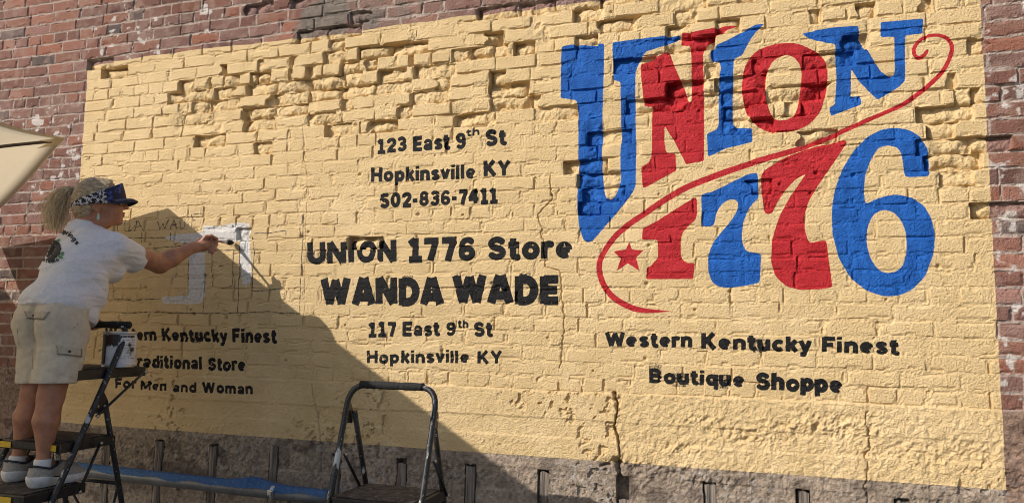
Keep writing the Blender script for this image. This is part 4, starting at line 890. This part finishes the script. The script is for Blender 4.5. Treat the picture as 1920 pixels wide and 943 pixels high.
nt.links.new(pb_.inputs['Base Color'].links[0].from_socket, mx_.inputs['A']); mx_.inputs['B'].default_value = (0.26, 0.18, 0.10, 1)
mr_ = nt.nodes.new('ShaderNodeMapRange'); mr_.inputs['From Min'].default_value = 0.45; mr_.inputs['To Max'].default_value = 0.9; nt.links.new(g_.outputs['Random Per Island'], mr_.inputs['Value']); nt.links.new(mr_.outputs['Result'], mx_.inputs['Factor']); nt.links.new(mx_.outputs['Result'], pb_.inputs['Base Color'])
mscalp = mat('hair_mass', (0.27, 0.19, 0.105), 0.6); add_noise_color(mscalp, (0.46, 0.355, 0.225), (0.24, 0.175, 0.10), 60, 0.4, 0.6, 4, 0, (1, 1, 2))
XR, XL = -2.75, -2.945
hd = W(187, 381, 0.70); fw = np.array([0.70, 0.71, 0.02]); fw /= np.linalg.norm(fw); rt = np.cross(fw, (0, 0, 1)); rt /= np.linalg.norm(rt); upv = np.cross(rt, fw)
HA = np.array([rt, fw, upv])
def hp(r, f, u): return hd + rt * r + fw * f + upv * u
F = Field((-3.30, -1.27, 0.90), (-2.48, -0.10, 2.34), 0.0043)
ankR, ankL = OX(80, 868, XR), OX(33, 861, XL); kneeR, kneeL = OX(95, 744, XR), OX(64, 738, -2.90); hipR, hipL = np.array([-2.775, -.955, 1.53]), np.array([-2.905, -.955, 1.53])
for kn_, an_, hi_, sd_ in ((kneeR, ankR, hipR, 1), (kneeL, ankL, hipL, -1)):
    F.cap(hi_, kn_, .070, .050, .01); cf = kn_ + (an_ - kn_) * .36 + np.array([0, -.007, 0]); F.cap(kn_, cf, .047, .0475, .012); F.cap(cf, kn_ + (an_ - kn_) * .74, .0485, .031, .014); F.cap(kn_ + (an_ - kn_) * .66, an_, .029, .025, .006)
    F.cap(an_, an_ + np.array([0, .10, -.055]), .030, .026, .01)
pel = np.array([-2.845, -.94, 1.57]); F.ell(pel, (.085, .075, .11), .02)
c1 = np.array([-2.875, -.86, 1.73]); c2 = np.array([-2.90, -.77, 1.86]); F.ell(c1, (.09, .075, .14), .03); F.ell(c2, (.09, .060, .10), .03)
nb = W(160, 425, .73); F.cap(nb, hp(-.0, -.030, -.06), .056, .050, .03)
SR, SL = np.array([-2.770, -.735, 1.885]), np.array([-3.050, -.735, 1.895]); F.cap(SR, nb + np.array([0, 0, -.03]), .034, .030, .02); F.cap(SL, nb + np.array([0, 0, -.03]), .034, .030, .02)
ER, WR = W(299, 495, .455), W(362, 464, .295)
F.cap(SR, ER, .047, .045, .01); F.cap(ER, ER + (WR - ER) * .35, .043, .042, .02); F.cap(ER + (WR - ER) * .35, WR, .041, .0265, .02)
# right hand closed round the brush handle
def hpx(px, py, d): return W(px, py, d)
F.cap(WR, hpx(377, 462, .255), .026, .028, .015); F.ell(hpx(384, 459, .240), (.032, .030, .030), .015)
for a, b, c, e, r in (((388,449,.235),(397,444,.215),(406,448,.200),(407,453,.205), .0085), ((391,455,.232),(401,452,.210),(406,459,.205),(399,464,.225), .0088), ((391,461,.235),(402,461,.215),(404,468,.215),(396,469,.232), .0084), ((389,467,.240),(399,469,.225),(399,474,.225),(392,473,.238), .0075)):
    P_ = [hpx(*q) for q in (a, b, c, e)]
    for k in range(3): F.cap(P_[k], P_[k + 1], r + .001 * (2 - k) * .5, r, .004)
T_ = [hpx(376, 455, .262), hpx(386, 444, .252), hpx(396, 443, .235), hpx(405, 447, .218)]
for k in range(3): F.cap(T_[k], T_[k + 1], (.0125, .0105, .0095)[k], (.0105, .0095, .008)[k], .006)
# left arm down to the ladder handle
hb_ = np.array([-2.905, -dt1 - .004, zt1 + .004]); EL = np.array([-3.115, -.80, 1.67]); WL = hb_ + np.array([-.055, -.05, .035])
F.cap(SL, EL, .045, .042, .01); F.cap(EL, WL, .042, .027, .02); F.cap(WL, hb_ + np.array([-.01, -.012, .024]), .027, .026, .02); F.ell(hb_ + np.array([0, 0, .026]), (.044, .032, .018), .012)
for k in range(4):
    x = hb_[0] - .032 + .021 * k; q = [np.array([x, hb_[1] + .010, hb_[2] + .030]), np.array([x, hb_[1] + .033, hb_[2] + .012]), np.array([x, hb_[1] + .028, hb_[2] - .016]), np.array([x, hb_[1] + .004, hb_[2] - .024])]
    for m_ in range(3): F.cap(q[m_], q[m_ + 1], .0088, .0080, .003)
q = [hb_ + np.array([-.035, -.02, .02]), hb_ + np.array([-.02, -.033, .0]), hb_ + np.array([.004, -.028, -.016])]
for m_ in range(2): F.cap(q[m_], q[m_ + 1], .011, .009, .004)
# head
F.ell(hp(0, -.004, .022), (.073, .096, .090), .02, HA); F.ell(hp(0, .040, -.035), (.060, .056, .066), .03, HA); F.ell(hp(0, .048, -.066), (.045, .042, .032), .02, HA)
F.ell(hp(0, .083, -.083), (.022, .017, .017), .016, HA); F.ell(hp(.030, .066, -.028), (.024, .026, .026), .015, HA); F.ell(hp(-.030, .066, -.028), (.024, .026, .026), .015, HA)
F.cap(hp(0, .090, .012), hp(0, .112, -.014), .0085, .0105, .010); F.ell(hp(.010, .100, -.016), (.009, .011, .008), .006, HA); F.ell(hp(-.010, .100, -.016), (.009, .011, .008), .006, HA)
F.ell(hp(0, .098, -.043), (.020, .0095, .0062), .004, HA); F.ell(hp(0, .095, -.055), (.017, .0095, .0068), .004, HA); F.ell(hp(0, .086, .022), (.045, .016, .014), .012, HA)
for s_ in (1, -1):
    F.ell(hp(.070 * s_, -.010, -.018), (.010, .019, .031), .006, HA); F.ell(hp(.066 * s_, -.002, -.044), (.009, .009, .010), .006, HA)
    F.cap(hp(.040 * s_, .030, -.095), hp(.025 * s_, -.03, -.125), .018, .022, .03)
me = F.mesh('person'); person = link_mesh('person', me, mskin, None, True, label='blonde woman in grey shirt and khaki shorts on the step ladder, reaching out to paint', cat='person')
del F
sm = person.modifiers.new('s', 'SMOOTH'); sm.factor = 0.5; sm.iterations = 3
# lips, eyes
mlip = mat('lip', (0.30, 0.085, 0.07), 0.5); meye = mat('eye', (0.6, 0.58, 0.55), 0.2)
for s_ in (1, -1):
    bm = bmesh.new(); add_ball(bm, hp(.031 * s_, .083, .003), .0115); bm_obj('eye', bm, meye, person)
bm = bmesh.new(); add_ball(bm, hp(0, .1005, -.043), 1.0, (.017, .0085, .0042), 3, Matrix(HA.T.tolist())); add_ball(bm, hp(0, .0985, -.054), 1.0, (.014, .0080, .0048), 3, Matrix(HA.T.tolist())); bm_obj('lips', bm, mlip, person)

# ---- shirt
S = Field((-3.30, -1.22, 1.46), (-2.42, -0.36, 2.10), 0.0052)
S.ell((-2.850, -.945, 1.625), (.150, .128, .115), .03); S.ell((-2.855, -.870, 1.735), (.146, .128, .130), .04); S.ell((-2.875, -.795, 1.830), (.155, .110, .115), .04); S.ell((-2.900, -.750, 1.898), (.145, .080, .066), .03)
S.ell((-2.825, -.710, 1.790), (.070, .064, .070), .03); S.ell((-2.935, -.710, 1.790), (.070, .064, .070), .03); S.ell((-2.845, -.850, 1.660), (.130, .110, .10), .03); S.ell((-2.835, -.885, 1.565), (.120, .095, .075), .03); S.ell((-2.865, -.985, 1.61), (.120, .080, .08), .03)
S.cap(SR + np.array([-.02, 0, -.004]), nb + np.array([.0, -.005, -.026]), .062, .058, .03); S.cap(SL, nb + np.array([-.0, -.005, -.026]), .062, .058, .03); S.ell(nb + np.array([0, -.004, -.018]), (.082, .072, .050), .03)
se = W(254, 485, .585); dirS = (se - SR) / np.linalg.norm(se - SR); S.cap(SR, se + dirS * .05, .066, .074, .03)
se2 = SL + (EL - SL) * .62; dirL = (EL - SL) / np.linalg.norm(EL - SL); S.cap(SL, se2 + dirL * .05, .064, .070, .03)
gx, gy, gz = S.grid(); near = S.F < 0.06
I3 = np.nonzero(near); X3 = S.lo[0] + I3[0] * S.h; Y3 = S.lo[1] + I3[1] * S.h; Z3 = S.lo[2] + I3[2] * S.h
uu = X3 * .8 - Y3 * .6; vv = Z3 + 0.45 * Y3 + 0.35 * (X3 + 2.9)
low = sstep(1.82, 1.60, Z3 + 0.2 * (Y3 + .85))
fold = (np.abs(fbm(uu, vv, 0.085, 401, 2, sx=0.22, sz=1.3) - .5) * 2) ; fold2 = np.abs(fbm(uu, Z3 - .9 * X3, 0.07, 405, 2, sx=0.30, sz=1.1) - .5) * 2
S.F[I3] += (0.003 * (fold - .25) * (.3 + .7 * low) + 0.010 * (1 - fold) ** 9 * (.25 + .75 * low) + 0.006 * (1 - fold2) ** 9 * (1 - low * .5)).astype(np.float32)
def cutend(fd, p, n, rad):                   # trims only round one opening
    sl, x, y, z = fd.sub(np.array(p) - rad, np.array(p) + rad); n = np.array(n) / np.linalg.norm(n)
    pl = (x - p[0]) * n[0] + (y - p[1]) * n[1] + (z - p[2]) * n[2]; rr = np.sqrt((x - p[0]) ** 2 + (y - p[1]) ** 2 + (z - p[2]) ** 2)
    fd.F[sl] = np.where((rr < rad) , np.maximum(fd.F[sl], pl), fd.F[sl])
cutend(S, se, dirS + np.array([0.12, 0, .12]), .13); cutend(S, se2, dirL, .15)
S.plane((-2.86, -1.10, 1.632), (0, -.16, -.40), 0, (-3.3, -1.22, 1.46), (-2.42, -.36, 1.80)); S.plane(hp(0, -.03, -.085) + np.array([0, 0, -.012]), (0.15, .35, 1.0), 0, nb - .10, nb + .12)
me = S.mesh('shirt'); del S
shirt = link_mesh('shirt', me, mshirt, person, True); shirt.modifiers.new('s', 'SMOOTH').iterations = 2
# ---- shorts
S = Field((-3.16, -1.25, 1.20), (-2.58, -0.70, 1.76), 0.0050)
S.ell((-2.842, -.945, 1.590), (.140, .118, .120), .02); S.ell((-2.780, -1.005, 1.535), (.082, .078, .110), .02); S.ell((-2.908, -1.005, 1.535), (.082, .078, .110), .02)
hemR, hemL = OX(101, 719, XR), OX(74, 706, -2.895)
for hi_, he_ in ((hipR, hemR), (hipL, hemL)): S.cap(hi_ + np.array([0, 0, -.02]), he_ + (he_ - hi_) * .3, .094, .087, .02)
I3 = np.nonzero(S.F < 0.06); X3 = S.lo[0] + I3[0] * S.h; Y3 = S.lo[1] + I3[1] * S.h; Z3 = S.lo[2] + I3[2] * S.h
fo = np.abs(fbm(X3 - Y3, Z3 + .5 * Y3, 0.09, 411, 2, sx=0.5, sz=1.2) - .5) * 2; fo2 = np.abs(fbm(X3 * 1.0 + Y3, Z3 - .8 * Y3, 0.10, 415, 2, sx=0.5, sz=1.2) - .5) * 2
seam = 0.014 * np.exp(-((X3 + 2.850) / .012) ** 2) * (Y3 < -.98) * sstep(1.42, 1.50, Z3)
S.F[I3] += (0.004 * (fo - .25) + 0.006 * (1 - fo) ** 5 + 0.005 * (1 - fo2) ** 5 + seam).astype(np.float32)
S.plane((hemR[0], hemR[1], hemR[2]), (0.04, -.05, -1)); S.plane((0, 0, 1.70), (0, 0, 1))
me = S.mesh('shorts'); del S
shorts = link_mesh('shorts', me, mshort, person, True); shorts.modifiers.new('s', 'SMOOTH').iterations = 3
bpy.context.view_layer.update(); dg = bpy.context.evaluated_depsgraph_get()
def bvh(o): return BVHTree.FromObject(o, dg)
bv_shirt, bv_shorts = bvh(shirt), bvh(shorts)
def hit(bv, px, py, off):
    r = Vector(ray(px, py)).normalized(); h_ = bv.ray_cast(Vector(CAM_POS), r)
    if h_[0] is None: return None
    n_ = h_[1] if h_[1].dot(r) < 0 else -h_[1]
    return h_[0] + n_ * off
def decal(name, bv, loops, m, parent, off=0.0015, fillgrid=None):
    bm = bmesh.new()
    for strip in loops:                      # strip: rows of pixel points
        rows = [[hit(bv, px, py, off) for px, py in row] for row in strip]
        vr = [[bm.verts.new(p) if p is not None else None for p in r] for r in rows]
        for i in range(len(vr) - 1):
            for k in range(len(vr[i]) - 1):
                q = (vr[i][k], vr[i + 1][k], vr[i + 1][k + 1], vr[i][k + 1])
                if all(q) and len(set(q)) == 4: bm.faces.new(q)
    bmesh.ops.delete(bm, geom=[v for v in bm.verts if not v.link_faces], context='VERTS')
    return bm_obj(name, bm, m, parent, True)
def ribbon(pts, w):
    P = np.array(pts, float); out = []
    for i in range(len(P)):
        t = P[min(i + 1, len(P) - 1)] - P[max(i - 1, 0)]; n_ = np.array([-t[1], t[0]]) / max(np.hypot(*t), 1e-6); out.append([tuple(P[i] + n_ * w), tuple(P[i]), tuple(P[i] - n_ * w)])
    return out
def disc_grid(cx, cy, rx, ry, ang=0, n=10):
    ca, sa = math.cos(ang), math.sin(ang); rows = []
    for i in range(4):
        r = i / 3; rows.append([(cx + (math.cos(2 * math.pi * k / n) * rx * ca - math.sin(2 * math.pi * k / n) * ry * sa) * max(r, .02), cy + (math.cos(2 * math.pi * k / n) * rx * sa + math.sin(2 * math.pi * k / n) * ry * ca) * max(r, .02)) for k in range(n + 1)])
    return rows
mprint = mat('dark_shirt_print', (0.018, 0.018, 0.022), 0.8); mleaf = mat('green_shirt_print', (0.10, 0.26, 0.10), 0.8)
GL['g'] = (.60, [el(.29,.37,.18,.255), [(.49,.74),(.49,-.05)] + ar(.30,-.05,.19,.17,0,-150)])
def arc_word(word, ctrl, hgt):               # lettering along a bowed line of pixel points
    st = []; C_ = np.array(ctrl, float); tot = sum(GL[c][0] + .08 for c in word); x = 0
    def at(u): return (1 - u) ** 2 * C_[0] + 2 * u * (1 - u) * C_[1] + u * u * C_[2]
    for ch in word:
        for pl in GL[ch][1]:
            pp = []
            for i in range(len(pl)):
                sub = [pl[i]] if i == 0 else [tuple(np.array(pl[i - 1]) + (np.array(pl[i]) - np.array(pl[i - 1])) * f) for f in (.5, 1)]
                for g in sub:
                    u = (x + g[0]) / tot; b = at(u); t = at(min(u + .01, 1.01)) - at(u - .01); t /= np.hypot(*t); n_ = np.array([t[1], -t[0]]); pp.append(b + n_ * g[1] * hgt)
            st.append(ribbon(pp, .115 * hgt))
        x += GL[ch][0] + .08
    return st
loops = arc_word('Springs', ((113, 438), (128, 436), (144, 462)), 9.0) + arc_word('studio', ((79, 488), (96, 499), (113, 488)), 7.5)
logo = decal('printed_lettering', bv_shirt, loops, mprint, shirt, .0022)
r_ = random.Random(2); dots = []
for (dx, dy) in [(-6,-12),(1,-14),(7,-11),(-9,-5),(-2,-6),(5,-5),(10,-3),(-10,2),(-4,1),(3,2),(9,4),(-9,9),(-3,9),(4,9),(-6,15),(0,15),(8,-8),(-1,-1)]:
    dots.append(disc_grid(101 + dx * 1.0 + dy * -.12, 470 + dy * 1.05, 4.1, 5.0, r_.uniform(-.4, .4)))
decal('printed_berry', bv_shirt, dots, mprint, shirt, .0022)
for g_ in ((113, 482, 5.5, 3, .5), (108, 452, 6, 2.4, -.6), (117, 476, 3, 4, .3)): decal('printed_leaf', bv_shirt, [disc_grid(*g_)], mleaf, shirt, .0020)
def quadgrid(c, n=8):                        # c: four pixel corners
    c = [np.array(p, float) for p in c]; return [[tuple((c[0] * (1 - u) + c[1] * u) * (1 - v) + (c[3] * (1 - u) + c[2] * u) * v) for u in np.linspace(0, 1, n)] for v in np.linspace(0, 1, n)]
mflap = mat('khaki_flap', (0.40, 0.35, 0.27), 0.9); add_noise_color(mflap, (0.52, 0.455, 0.36), (0.46, 0.40, 0.31), 60); mseam = mat('stitching', (0.19, 0.16, 0.12), 0.9); mbtn = mat('dark_button', (0.03, 0.022, 0.016), 0.4)
def flap(c4, btn):
    o = decal('pocket_flap', bv_shorts, [quadgrid(c4, 9)], mflap, shorts, .0035)
    sl_ = o.modifiers.new('t', 'SOLIDIFY'); sl_.thickness = .003; sl_.offset = -1
    ctr = np.mean(np.array(c4), 0); ed = [list(ctr + (np.array(p) - ctr) * .92) for p in c4]; dn = []
    for a, b in ((ed[1], ed[2]), (ed[2], ed[3]), (ed[3], ed[0])): dn.append(ribbon([np.array(a) + (np.array(b) - np.array(a)) * t for t in np.linspace(0, 1, 8)], .35))
    d0 = np.array(c4, float); dn.append(ribbon([d0[3] + (d0[2] - d0[3]) * t + np.array([0, .9]) for t in np.linspace(0, 1, 8)], .7))
    decal('stitching', bv_shorts, dn, mseam, o, .0042); bb = hit(bv_shorts, *btn, .0045); bm = bmesh.new(); add_ball(bm, bb, .0055, (1, 1, 1)); bm_obj('button', bm, mbtn, o)
flap([(45, 583), (94, 585), (84, 598), (50, 596)], (64, 591)); flap([(104, 647), (154, 653), (153, 668), (107, 663)], (130, 659))
for sp_, w_ in (([(45, 565), (36, 590), (33, 620), (36, 646)], .45), ([(64, 712), (100, 717), (137, 718)], .35), ([(60, 655), (62, 690), (66, 713)], .4), ([(137, 616), (147, 606)], .6)): decal('seam', bv_shorts, [ribbon(sp_, w_)], mseam, shorts, .0012)
# ---- socks and shoes
msock = mat('white_sock', (0.66, 0.65, 0.66), 0.95); mshoe = mat('grey_mesh_shoe', (0.25, 0.225, 0.20), 0.9); add_noise_color(mshoe, (0.40, 0.37, 0.335), (0.30, 0.275, 0.25), 150, .4, .6); add_bump(mshoe, 400, .8, .002)
msole = mat('pale_sole', (0.50, 0.49, 0.48), 0.7); add_noise_color(msole, (0.72, 0.71, 0.70), (0.45, 0.43, 0.42), 18, .5, .7); mnavy = mat('dark_trim', (0.014, 0.016, 0.026), 0.8)
for an_, X in ((ankR, XR), (ankL, XL)):
    zf = 0.888; y0 = an_[1] - .052; 
    bm = bmesh.new(); add_tube(bm, [an_ + np.array([0, .012, -.075]), an_ + np.array([0, .0, -.03]), an_ + np.array([0, 0, .012]), an_ + np.array([0, 0, .018])], [.034, .033, .032, .029], 20); bm_obj('sock', bm, msock, person)
    S = Field((X - .075, y0 - .03, zf - .02), (X + .075, y0 + .33, zf + .16), 0.0038)
    def foot(S, g):
        S.ell((X, y0 + .045, zf + .040), (.038 + g, .050 + g, .050 + g), .02); S.ell((X, y0 + .125, zf + .030), (.040 + g, .10 + g, .042 + g), .02); S.ell((X + (.006 if X == XR else -.006), y0 + .180, zf + .022), (.047 + g, .070 + g, .034 + g), .02)
        S.cap((X, y0 + .055, zf + .05), (X, y0 + .052, zf + .105), .038 + g, .043 + g, .01); S.cap((X, y0 + .06, zf + .075), (X, y0 + .17, zf + .048), .042 + g, .032 + g, .03)
    foot(S, 0); sl, x, y, z = S.sub(S.lo, S.lo + S.n * S.h); S.F = np.maximum(S.F, (z - (zf + .068 + .30 * np.abs(y - (y0 + .05)) - .0 )) * .9 * (y < y0 + .16) + (y >= y0 + .16) * -1); S.plane((X, 0, zf + .018), (0, 0, -1))
    sh = link_mesh('shoe', S.mesh('shoe'), mshoe, person); del S
    S = Field((X - .075, y0 - .03, zf - .02), (X + .075, y0 + .33, zf + .16), 0.0038); foot(S, .004); sl, x, y, z = S.sub(S.lo, S.lo + S.n * S.h)
    S.F = np.maximum(S.F, z - (zf + .034 + .012 * sstep(.10, .02, y - y0) + 0.006 * sstep(.2, .28, y - y0))); S.plane((X, 0, zf), (0, 0, -1)); link_mesh('sole', S.mesh('sole'), msole, sh); del S
    bm = bmesh.new(); ctr = np.array([X, y0 + .052, zf]); add_tube(bm, [Vector((X + .0475 * math.cos(a), y0 + .055 + .052 * math.sin(a), zf + .074 + .30 * abs(.052 * math.sin(a) + .005))) for a in np.linspace(0, 2 * math.pi, 30)], .0042, 8, False); bm_obj('collar', bm, mnavy, sh)
    bm = bmesh.new()
    for k in range(5):
        yy = y0 + .125 + .016 * k; zz = zf + .086 - .0075 * k; add_tube(bm, [(X - .026, yy, zz - .012), (X - .012, yy + .003, zz), (X + .012, yy - .003, zz), (X + .026, yy, zz - .012)], .0032, 6)
    bm_obj('laces', bm, mnavy, sh)
    bpy.context.view_layer.update(); dg = bpy.context.evaluated_depsgraph_get()
    if X == XR: decal('side_stripe', bvh(sh), [[[(84, 904), (96, 902), (108, 899), (117, 894)], [(86, 902), (98, 897), (110, 894), (118, 893)], [(100, 892), (106, 891), (112, 891), (118, 892)]]], mnavy, sh, .0015)
# ---- hair
S = Field(hd - .17, hd + .17, 0.0040); S.ell(hp(0, -.012, .024), (.081, .100, .098), 0, HA); S.ell(hp(0, -.055, -.015), (.068, .058, .062), .03, HA); S.ell(hp(0, -.070, -.052), (.050, .030, .030), .03, HA)
S.plane(hp(0, .050, .02), fw * 1.0 + upv * -.35); S.plane(hp(0, -.016, -.03), fw * .9 - upv * .55)
hair = link_mesh('hair', S.mesh('hair'), mscalp, person); del S
bv_h = bvh(hair) if False else None
bm = bmesh.new(); r_ = random.Random(12); base = W(142, 358, .735)
def strand(pts, r0, r1, seg=3): 
    n_ = len(pts); add_tube(bm, pts, [r0 + (r1 - r0) * (i / (n_ - 1)) for i in range(n_)], seg, False)
def bez(a, b, c, d, n=10): return [Vector(a * (1 - t) ** 3 + 3 * b * t * (1 - t) ** 2 + 3 * c * t * t * (1 - t) + d * t ** 3) for t in np.linspace(0, 1, n)]
for k in range(620):                          # scalp hair drawn back to the tie
    th = r_.uniform(-1.45, 1.45); ph = r_.uniform(-.2, 1.35)
    def onhead(th, f): return None
    side = math.sin(th); st_ = hp(.083 * side, .040 - .06 * (1 - math.cos(th)) * .6 + r_.uniform(-.012, .012), .024 + .096 * math.cos(th) - .01)
    mid1 = hp(.089 * side, -.030, .026 + .103 * math.cos(th) * .98 - .012 * abs(side)); mid2 = hp(.066 * side, -.085, .028 + .074 * math.cos(th) - .02 * abs(side))
    j = lambda s: np.array([r_.gauss(0, s) for _ in range(3)])
    strand(bez(st_ + j(.002), mid1 + j(.004), mid2 + j(.005), base + j(.006)), .0013, .0010)
for k in range(300):                          # nape hair under the band
    s_ = r_.uniform(-1, 1); a = hp(.066 * s_, -.035 - .03 * r_.random(), -.045 - .022 * r_.random()); j = lambda s: np.array([r_.gauss(0, s) for _ in range(3)])
    strand(bez(a, hp(.06 * s_, -.075, -.045) + j(.004), hp(.035 * s_, -.098, -.005) + j(.005), base + j(.008)), .0011, .0009)
for k in range(900):                          # ponytail, loose and wavy
    sp = r_.gauss(0, 1); lat = r_.gauss(0, 1); L_ = r_.uniform(.5, 1.08)
    e0 = base + upv * r_.uniform(-.012, .014)
    pk1 = W(132 + 4 * sp, 343 + 3 * abs(lat) + 3 * sp * .3, .735 + .016 * lat); m2 = W(108 + 10 * sp, 350 + 12 * r_.random(), .74 + .026 * lat)
    en = W(103 + 10 * sp + 3 * lat, 352 + 74 * L_ + 6 * r_.random(), .745 + .028 * lat)
    P_ = bez(e0, pk1, m2, en, 14); ph = r_.uniform(0, 6.28); am = r_.uniform(.004, .016)
    P_ = [p + Vector((math.sin(ph + i * .9), math.cos(ph * 1.3 + i * .7), 0)) * am * (i / 13) for i, p in enumerate(P_)]
    strand(P_, .0012, .0006)
for k in range(70):                           # flyaways
    a = W(150 + r_.uniform(-15, 40), 350 + r_.uniform(-12, 8), .735); b = a + np.array([r_.gauss(-.01, .02), r_.gauss(0, .015), r_.uniform(.005, .03)]); strand(bez(a, a + (b - a) * .4 + upv * .01, b, b + np.array([r_.gauss(-.012, .012), 0, r_.gauss(-.005, .01)]), 7), .0006, .0003)
bm_obj('hair_strands', bm, mhair, hair)
# ---- visor
mvis = mat('navy_patterned_cloth', (0.012, 0.016, 0.055), 0.75); add_noise_color(mvis, (0.010, 0.014, 0.050), (0.045, 0.085, 0.30), 38, .50, .60, 4)
mlace = mat('white_flower_print', (0.012, 0.013, 0.02), 0.8); add_noise_color(mlace, (0.012, 0.013, 0.02), (0.60, 0.58, 0.62), 85, .50, .54, 3, 1.0)
mbill = mat('navy_bill', (0.010, 0.012, 0.030), 0.7); add_noise_color(mbill, (0.010, 0.012, 0.030), (0.035, 0.06, 0.20), 45, .54, .62, 4); mstit = mat('pale_stitch', (0.30, 0.30, 0.36), 0.8)
vis = empty('visor', hp(0, 0, .02), person)
def band_pt(a, t, o=0.0):                      # a: 0 at the front, pi at the back
    k = .5 - .5 * math.cos(a); k = k ** .8; uc = .052 * (1 - k) + (-.018) * k; hh = .036 * (1 - k) ** 1.2 + .013
    return hp(math.sin(a) * (.086 + o), math.cos(a) * (.106 + o) - .006 + (-.012 * t * (1 - k)), uc + hh * t)
def bandmesh(name, a0, a1, m):
    bm = bmesh.new(); n_ = 36; rows = []
    for i in range(n_ + 1):
        a = a0 + (a1 - a0) * i / n_; rows.append([bm.verts.new(band_pt(a, t, o)) for t, o in ((-1, -.002), (-1, .004), (-.5, .0055), (0, .006), (.5, .0055), (1, .004), (1, -.002))])
    for i in range(n_):
        for k in range(7): bm.faces.new((rows[i][k], rows[i + 1][k], rows[i + 1][(k + 1) % 7], rows[i][(k + 1) % 7]))
    bm.faces.new(rows[0]); bm.faces.new(list(reversed(rows[-1]))); bm_obj(name, bm, m, vis)
bandmesh('front_panel', -1.25, 1.25, mvis); bandmesh('flower_strap', 1.252, 2.95, mlace); bandmesh('flower_strap', -2.95, -1.252, mlace)
bm = bmesh.new(); n_ = 30; rows = []
for i in range(n_ + 1):
    a = -1.22 + 2.44 * i / n_; b0 = band_pt(a, -.62, .003); row = []; L_ = .048 * max(math.cos(a * .92), .02) ** .7
    for t in np.linspace(0, 1, 9): row.append(b0 + fw * L_ * t + rt * math.sin(a) * .012 * t + upv * (-.004 * t - .014 * math.sin(a) ** 2 * t + .007 * math.sin(math.pi * t)))
    rows.append(row)
tp = [[bm.verts.new(p + upv * .0022) for p in r] for r in rows]; bt = [[bm.verts.new(p - upv * .0022) for p in r] for r in rows]
for i in range(n_):
    for k in range(8):
        bm.faces.new((tp[i][k], tp[i + 1][k], tp[i + 1][k + 1], tp[i][k + 1])); bm.faces.new((bt[i][k], bt[i][k + 1], bt[i + 1][k + 1], bt[i + 1][k]))
    bm.faces.new((tp[i][8], tp[i + 1][8], bt[i + 1][8], bt[i][8]))
bill = bm_obj('bill', bm, mbill, vis)
bm = bmesh.new()
for k in (4, 5, 6): add_tube(bm, [Vector(rows[i][k] + upv * .0028) for i in range(1, n_)], .0006, 4, False)
bm_obj('stitching', bm, mstit, bill)
bm = bmesh.new(); add_tube(bm, [Vector(rows[i][8]) for i in range(n_ + 1)], .0032, 8, False); bm_obj('edge_binding', bm, mbill, bill)
# ---- sunglasses, earring
mlens = mat('dark_lens', (0.010, 0.008, 0.008), 0.12); gl = empty('sunglasses', hp(0, .09, .0), person)
for s_ in (1, -1):
    bm = bmesh.new(); add_ball(bm, hp(.034 * s_, .095 - .006, .003), 1.0, (.026, .0045, .018), 3, Matrix((rt * 1.0, fw, upv)).transposed() @ Matrix.Rotation(-.22 * s_, 3, 'Z')); bm_obj('lens', bm, mlens, gl)
    bm = bmesh.new(); add_tube(bm, [hp(.058 * s_, .082, .008), hp(.072 * s_, .05, .009), hp(.076 * s_, .0, .006), hp(.075 * s_, -.02, -.004)], .0018, 6); bm_obj('temple', bm, mlens, gl)
bm = bmesh.new(); add_tube(bm, [hp(-.010, .101, .006), hp(.0, .105, .009), hp(.010, .101, .006)], .0018, 6); bm_obj('bridge', bm, mlens, gl)
mturq = mat('turquoise_stone', (0.36, 0.56, 0.52), 0.35); eb = hp(.073, .0, -.052)
er = empty('earring', eb, person); bm = bmesh.new(); add_tube(bm, [eb, eb + np.array([0, 0, -.008])], .0012, 6); bm_obj('hook', bm, mtin, er)
bm = bmesh.new(); add_tube(bm, [eb + np.array([0, 0, z]) for z in (-.006, -.012, -.026, -.034, -.036)], [.0026, .0042, .0062, .0055, .003], 12); bm_obj('stone', bm, mturq, er)

# ---- brush in her hand
mhand = mat('brush_handle', (0.30, 0.14, 0.12), 0.4); add_noise_color(mhand, (0.30, 0.14, 0.12), (0.55, 0.50, 0.48), 40, .55, .65); mbr = mat('bristle', (0.014, 0.013, 0.016), 0.8)
tip = W(438, 455, .004); bk = W(371, 449, .262); ax = (tip - bk); LB = np.linalg.norm(ax); ax /= LB
brush = empty('paint_brush', bk, label='long handled paint brush with dark bristles held against the wall', cat='paint brush')
bm = bmesh.new(); add_tube(bm, [Vector(bk + ax * LB * t) for t in (0, .03, .12, .3, .45, .58, .66)], [.004, .0062, .0058, .0066, .0075, .0062, .0070], 12); bm_obj('handle', bm, mhand, brush)
bm = bmesh.new(); add_tube(bm, [Vector(bk + ax * LB * t) for t in (.65, .70, .80)], [.0085, .0088, .0095], 14); bm_obj('ferrule', bm, mtin, brush)
bm = bmesh.new(); r_ = random.Random(5)
add_tube(bm, [Vector(bk + ax * LB * t) for t in (.79, .86, .93, .98, 1.0)], [.0095, .0135, .0125, .0070, .002], 14)
for k in range(60):
    o_ = np.array([r_.gauss(0, .006), r_.gauss(0, .004), r_.gauss(0, .006)]); p0 = bk + ax * LB * .82 + o_; add_tube(bm, [Vector(p0), Vector(p0 + ax * LB * .10 + o_ * .5), Vector(p0 + ax * LB * r_.uniform(.13, .165) - o_ * .3)], [.0008, .0007, .0003], 3, False)
bm_obj('bristles', bm, mbr, brush)
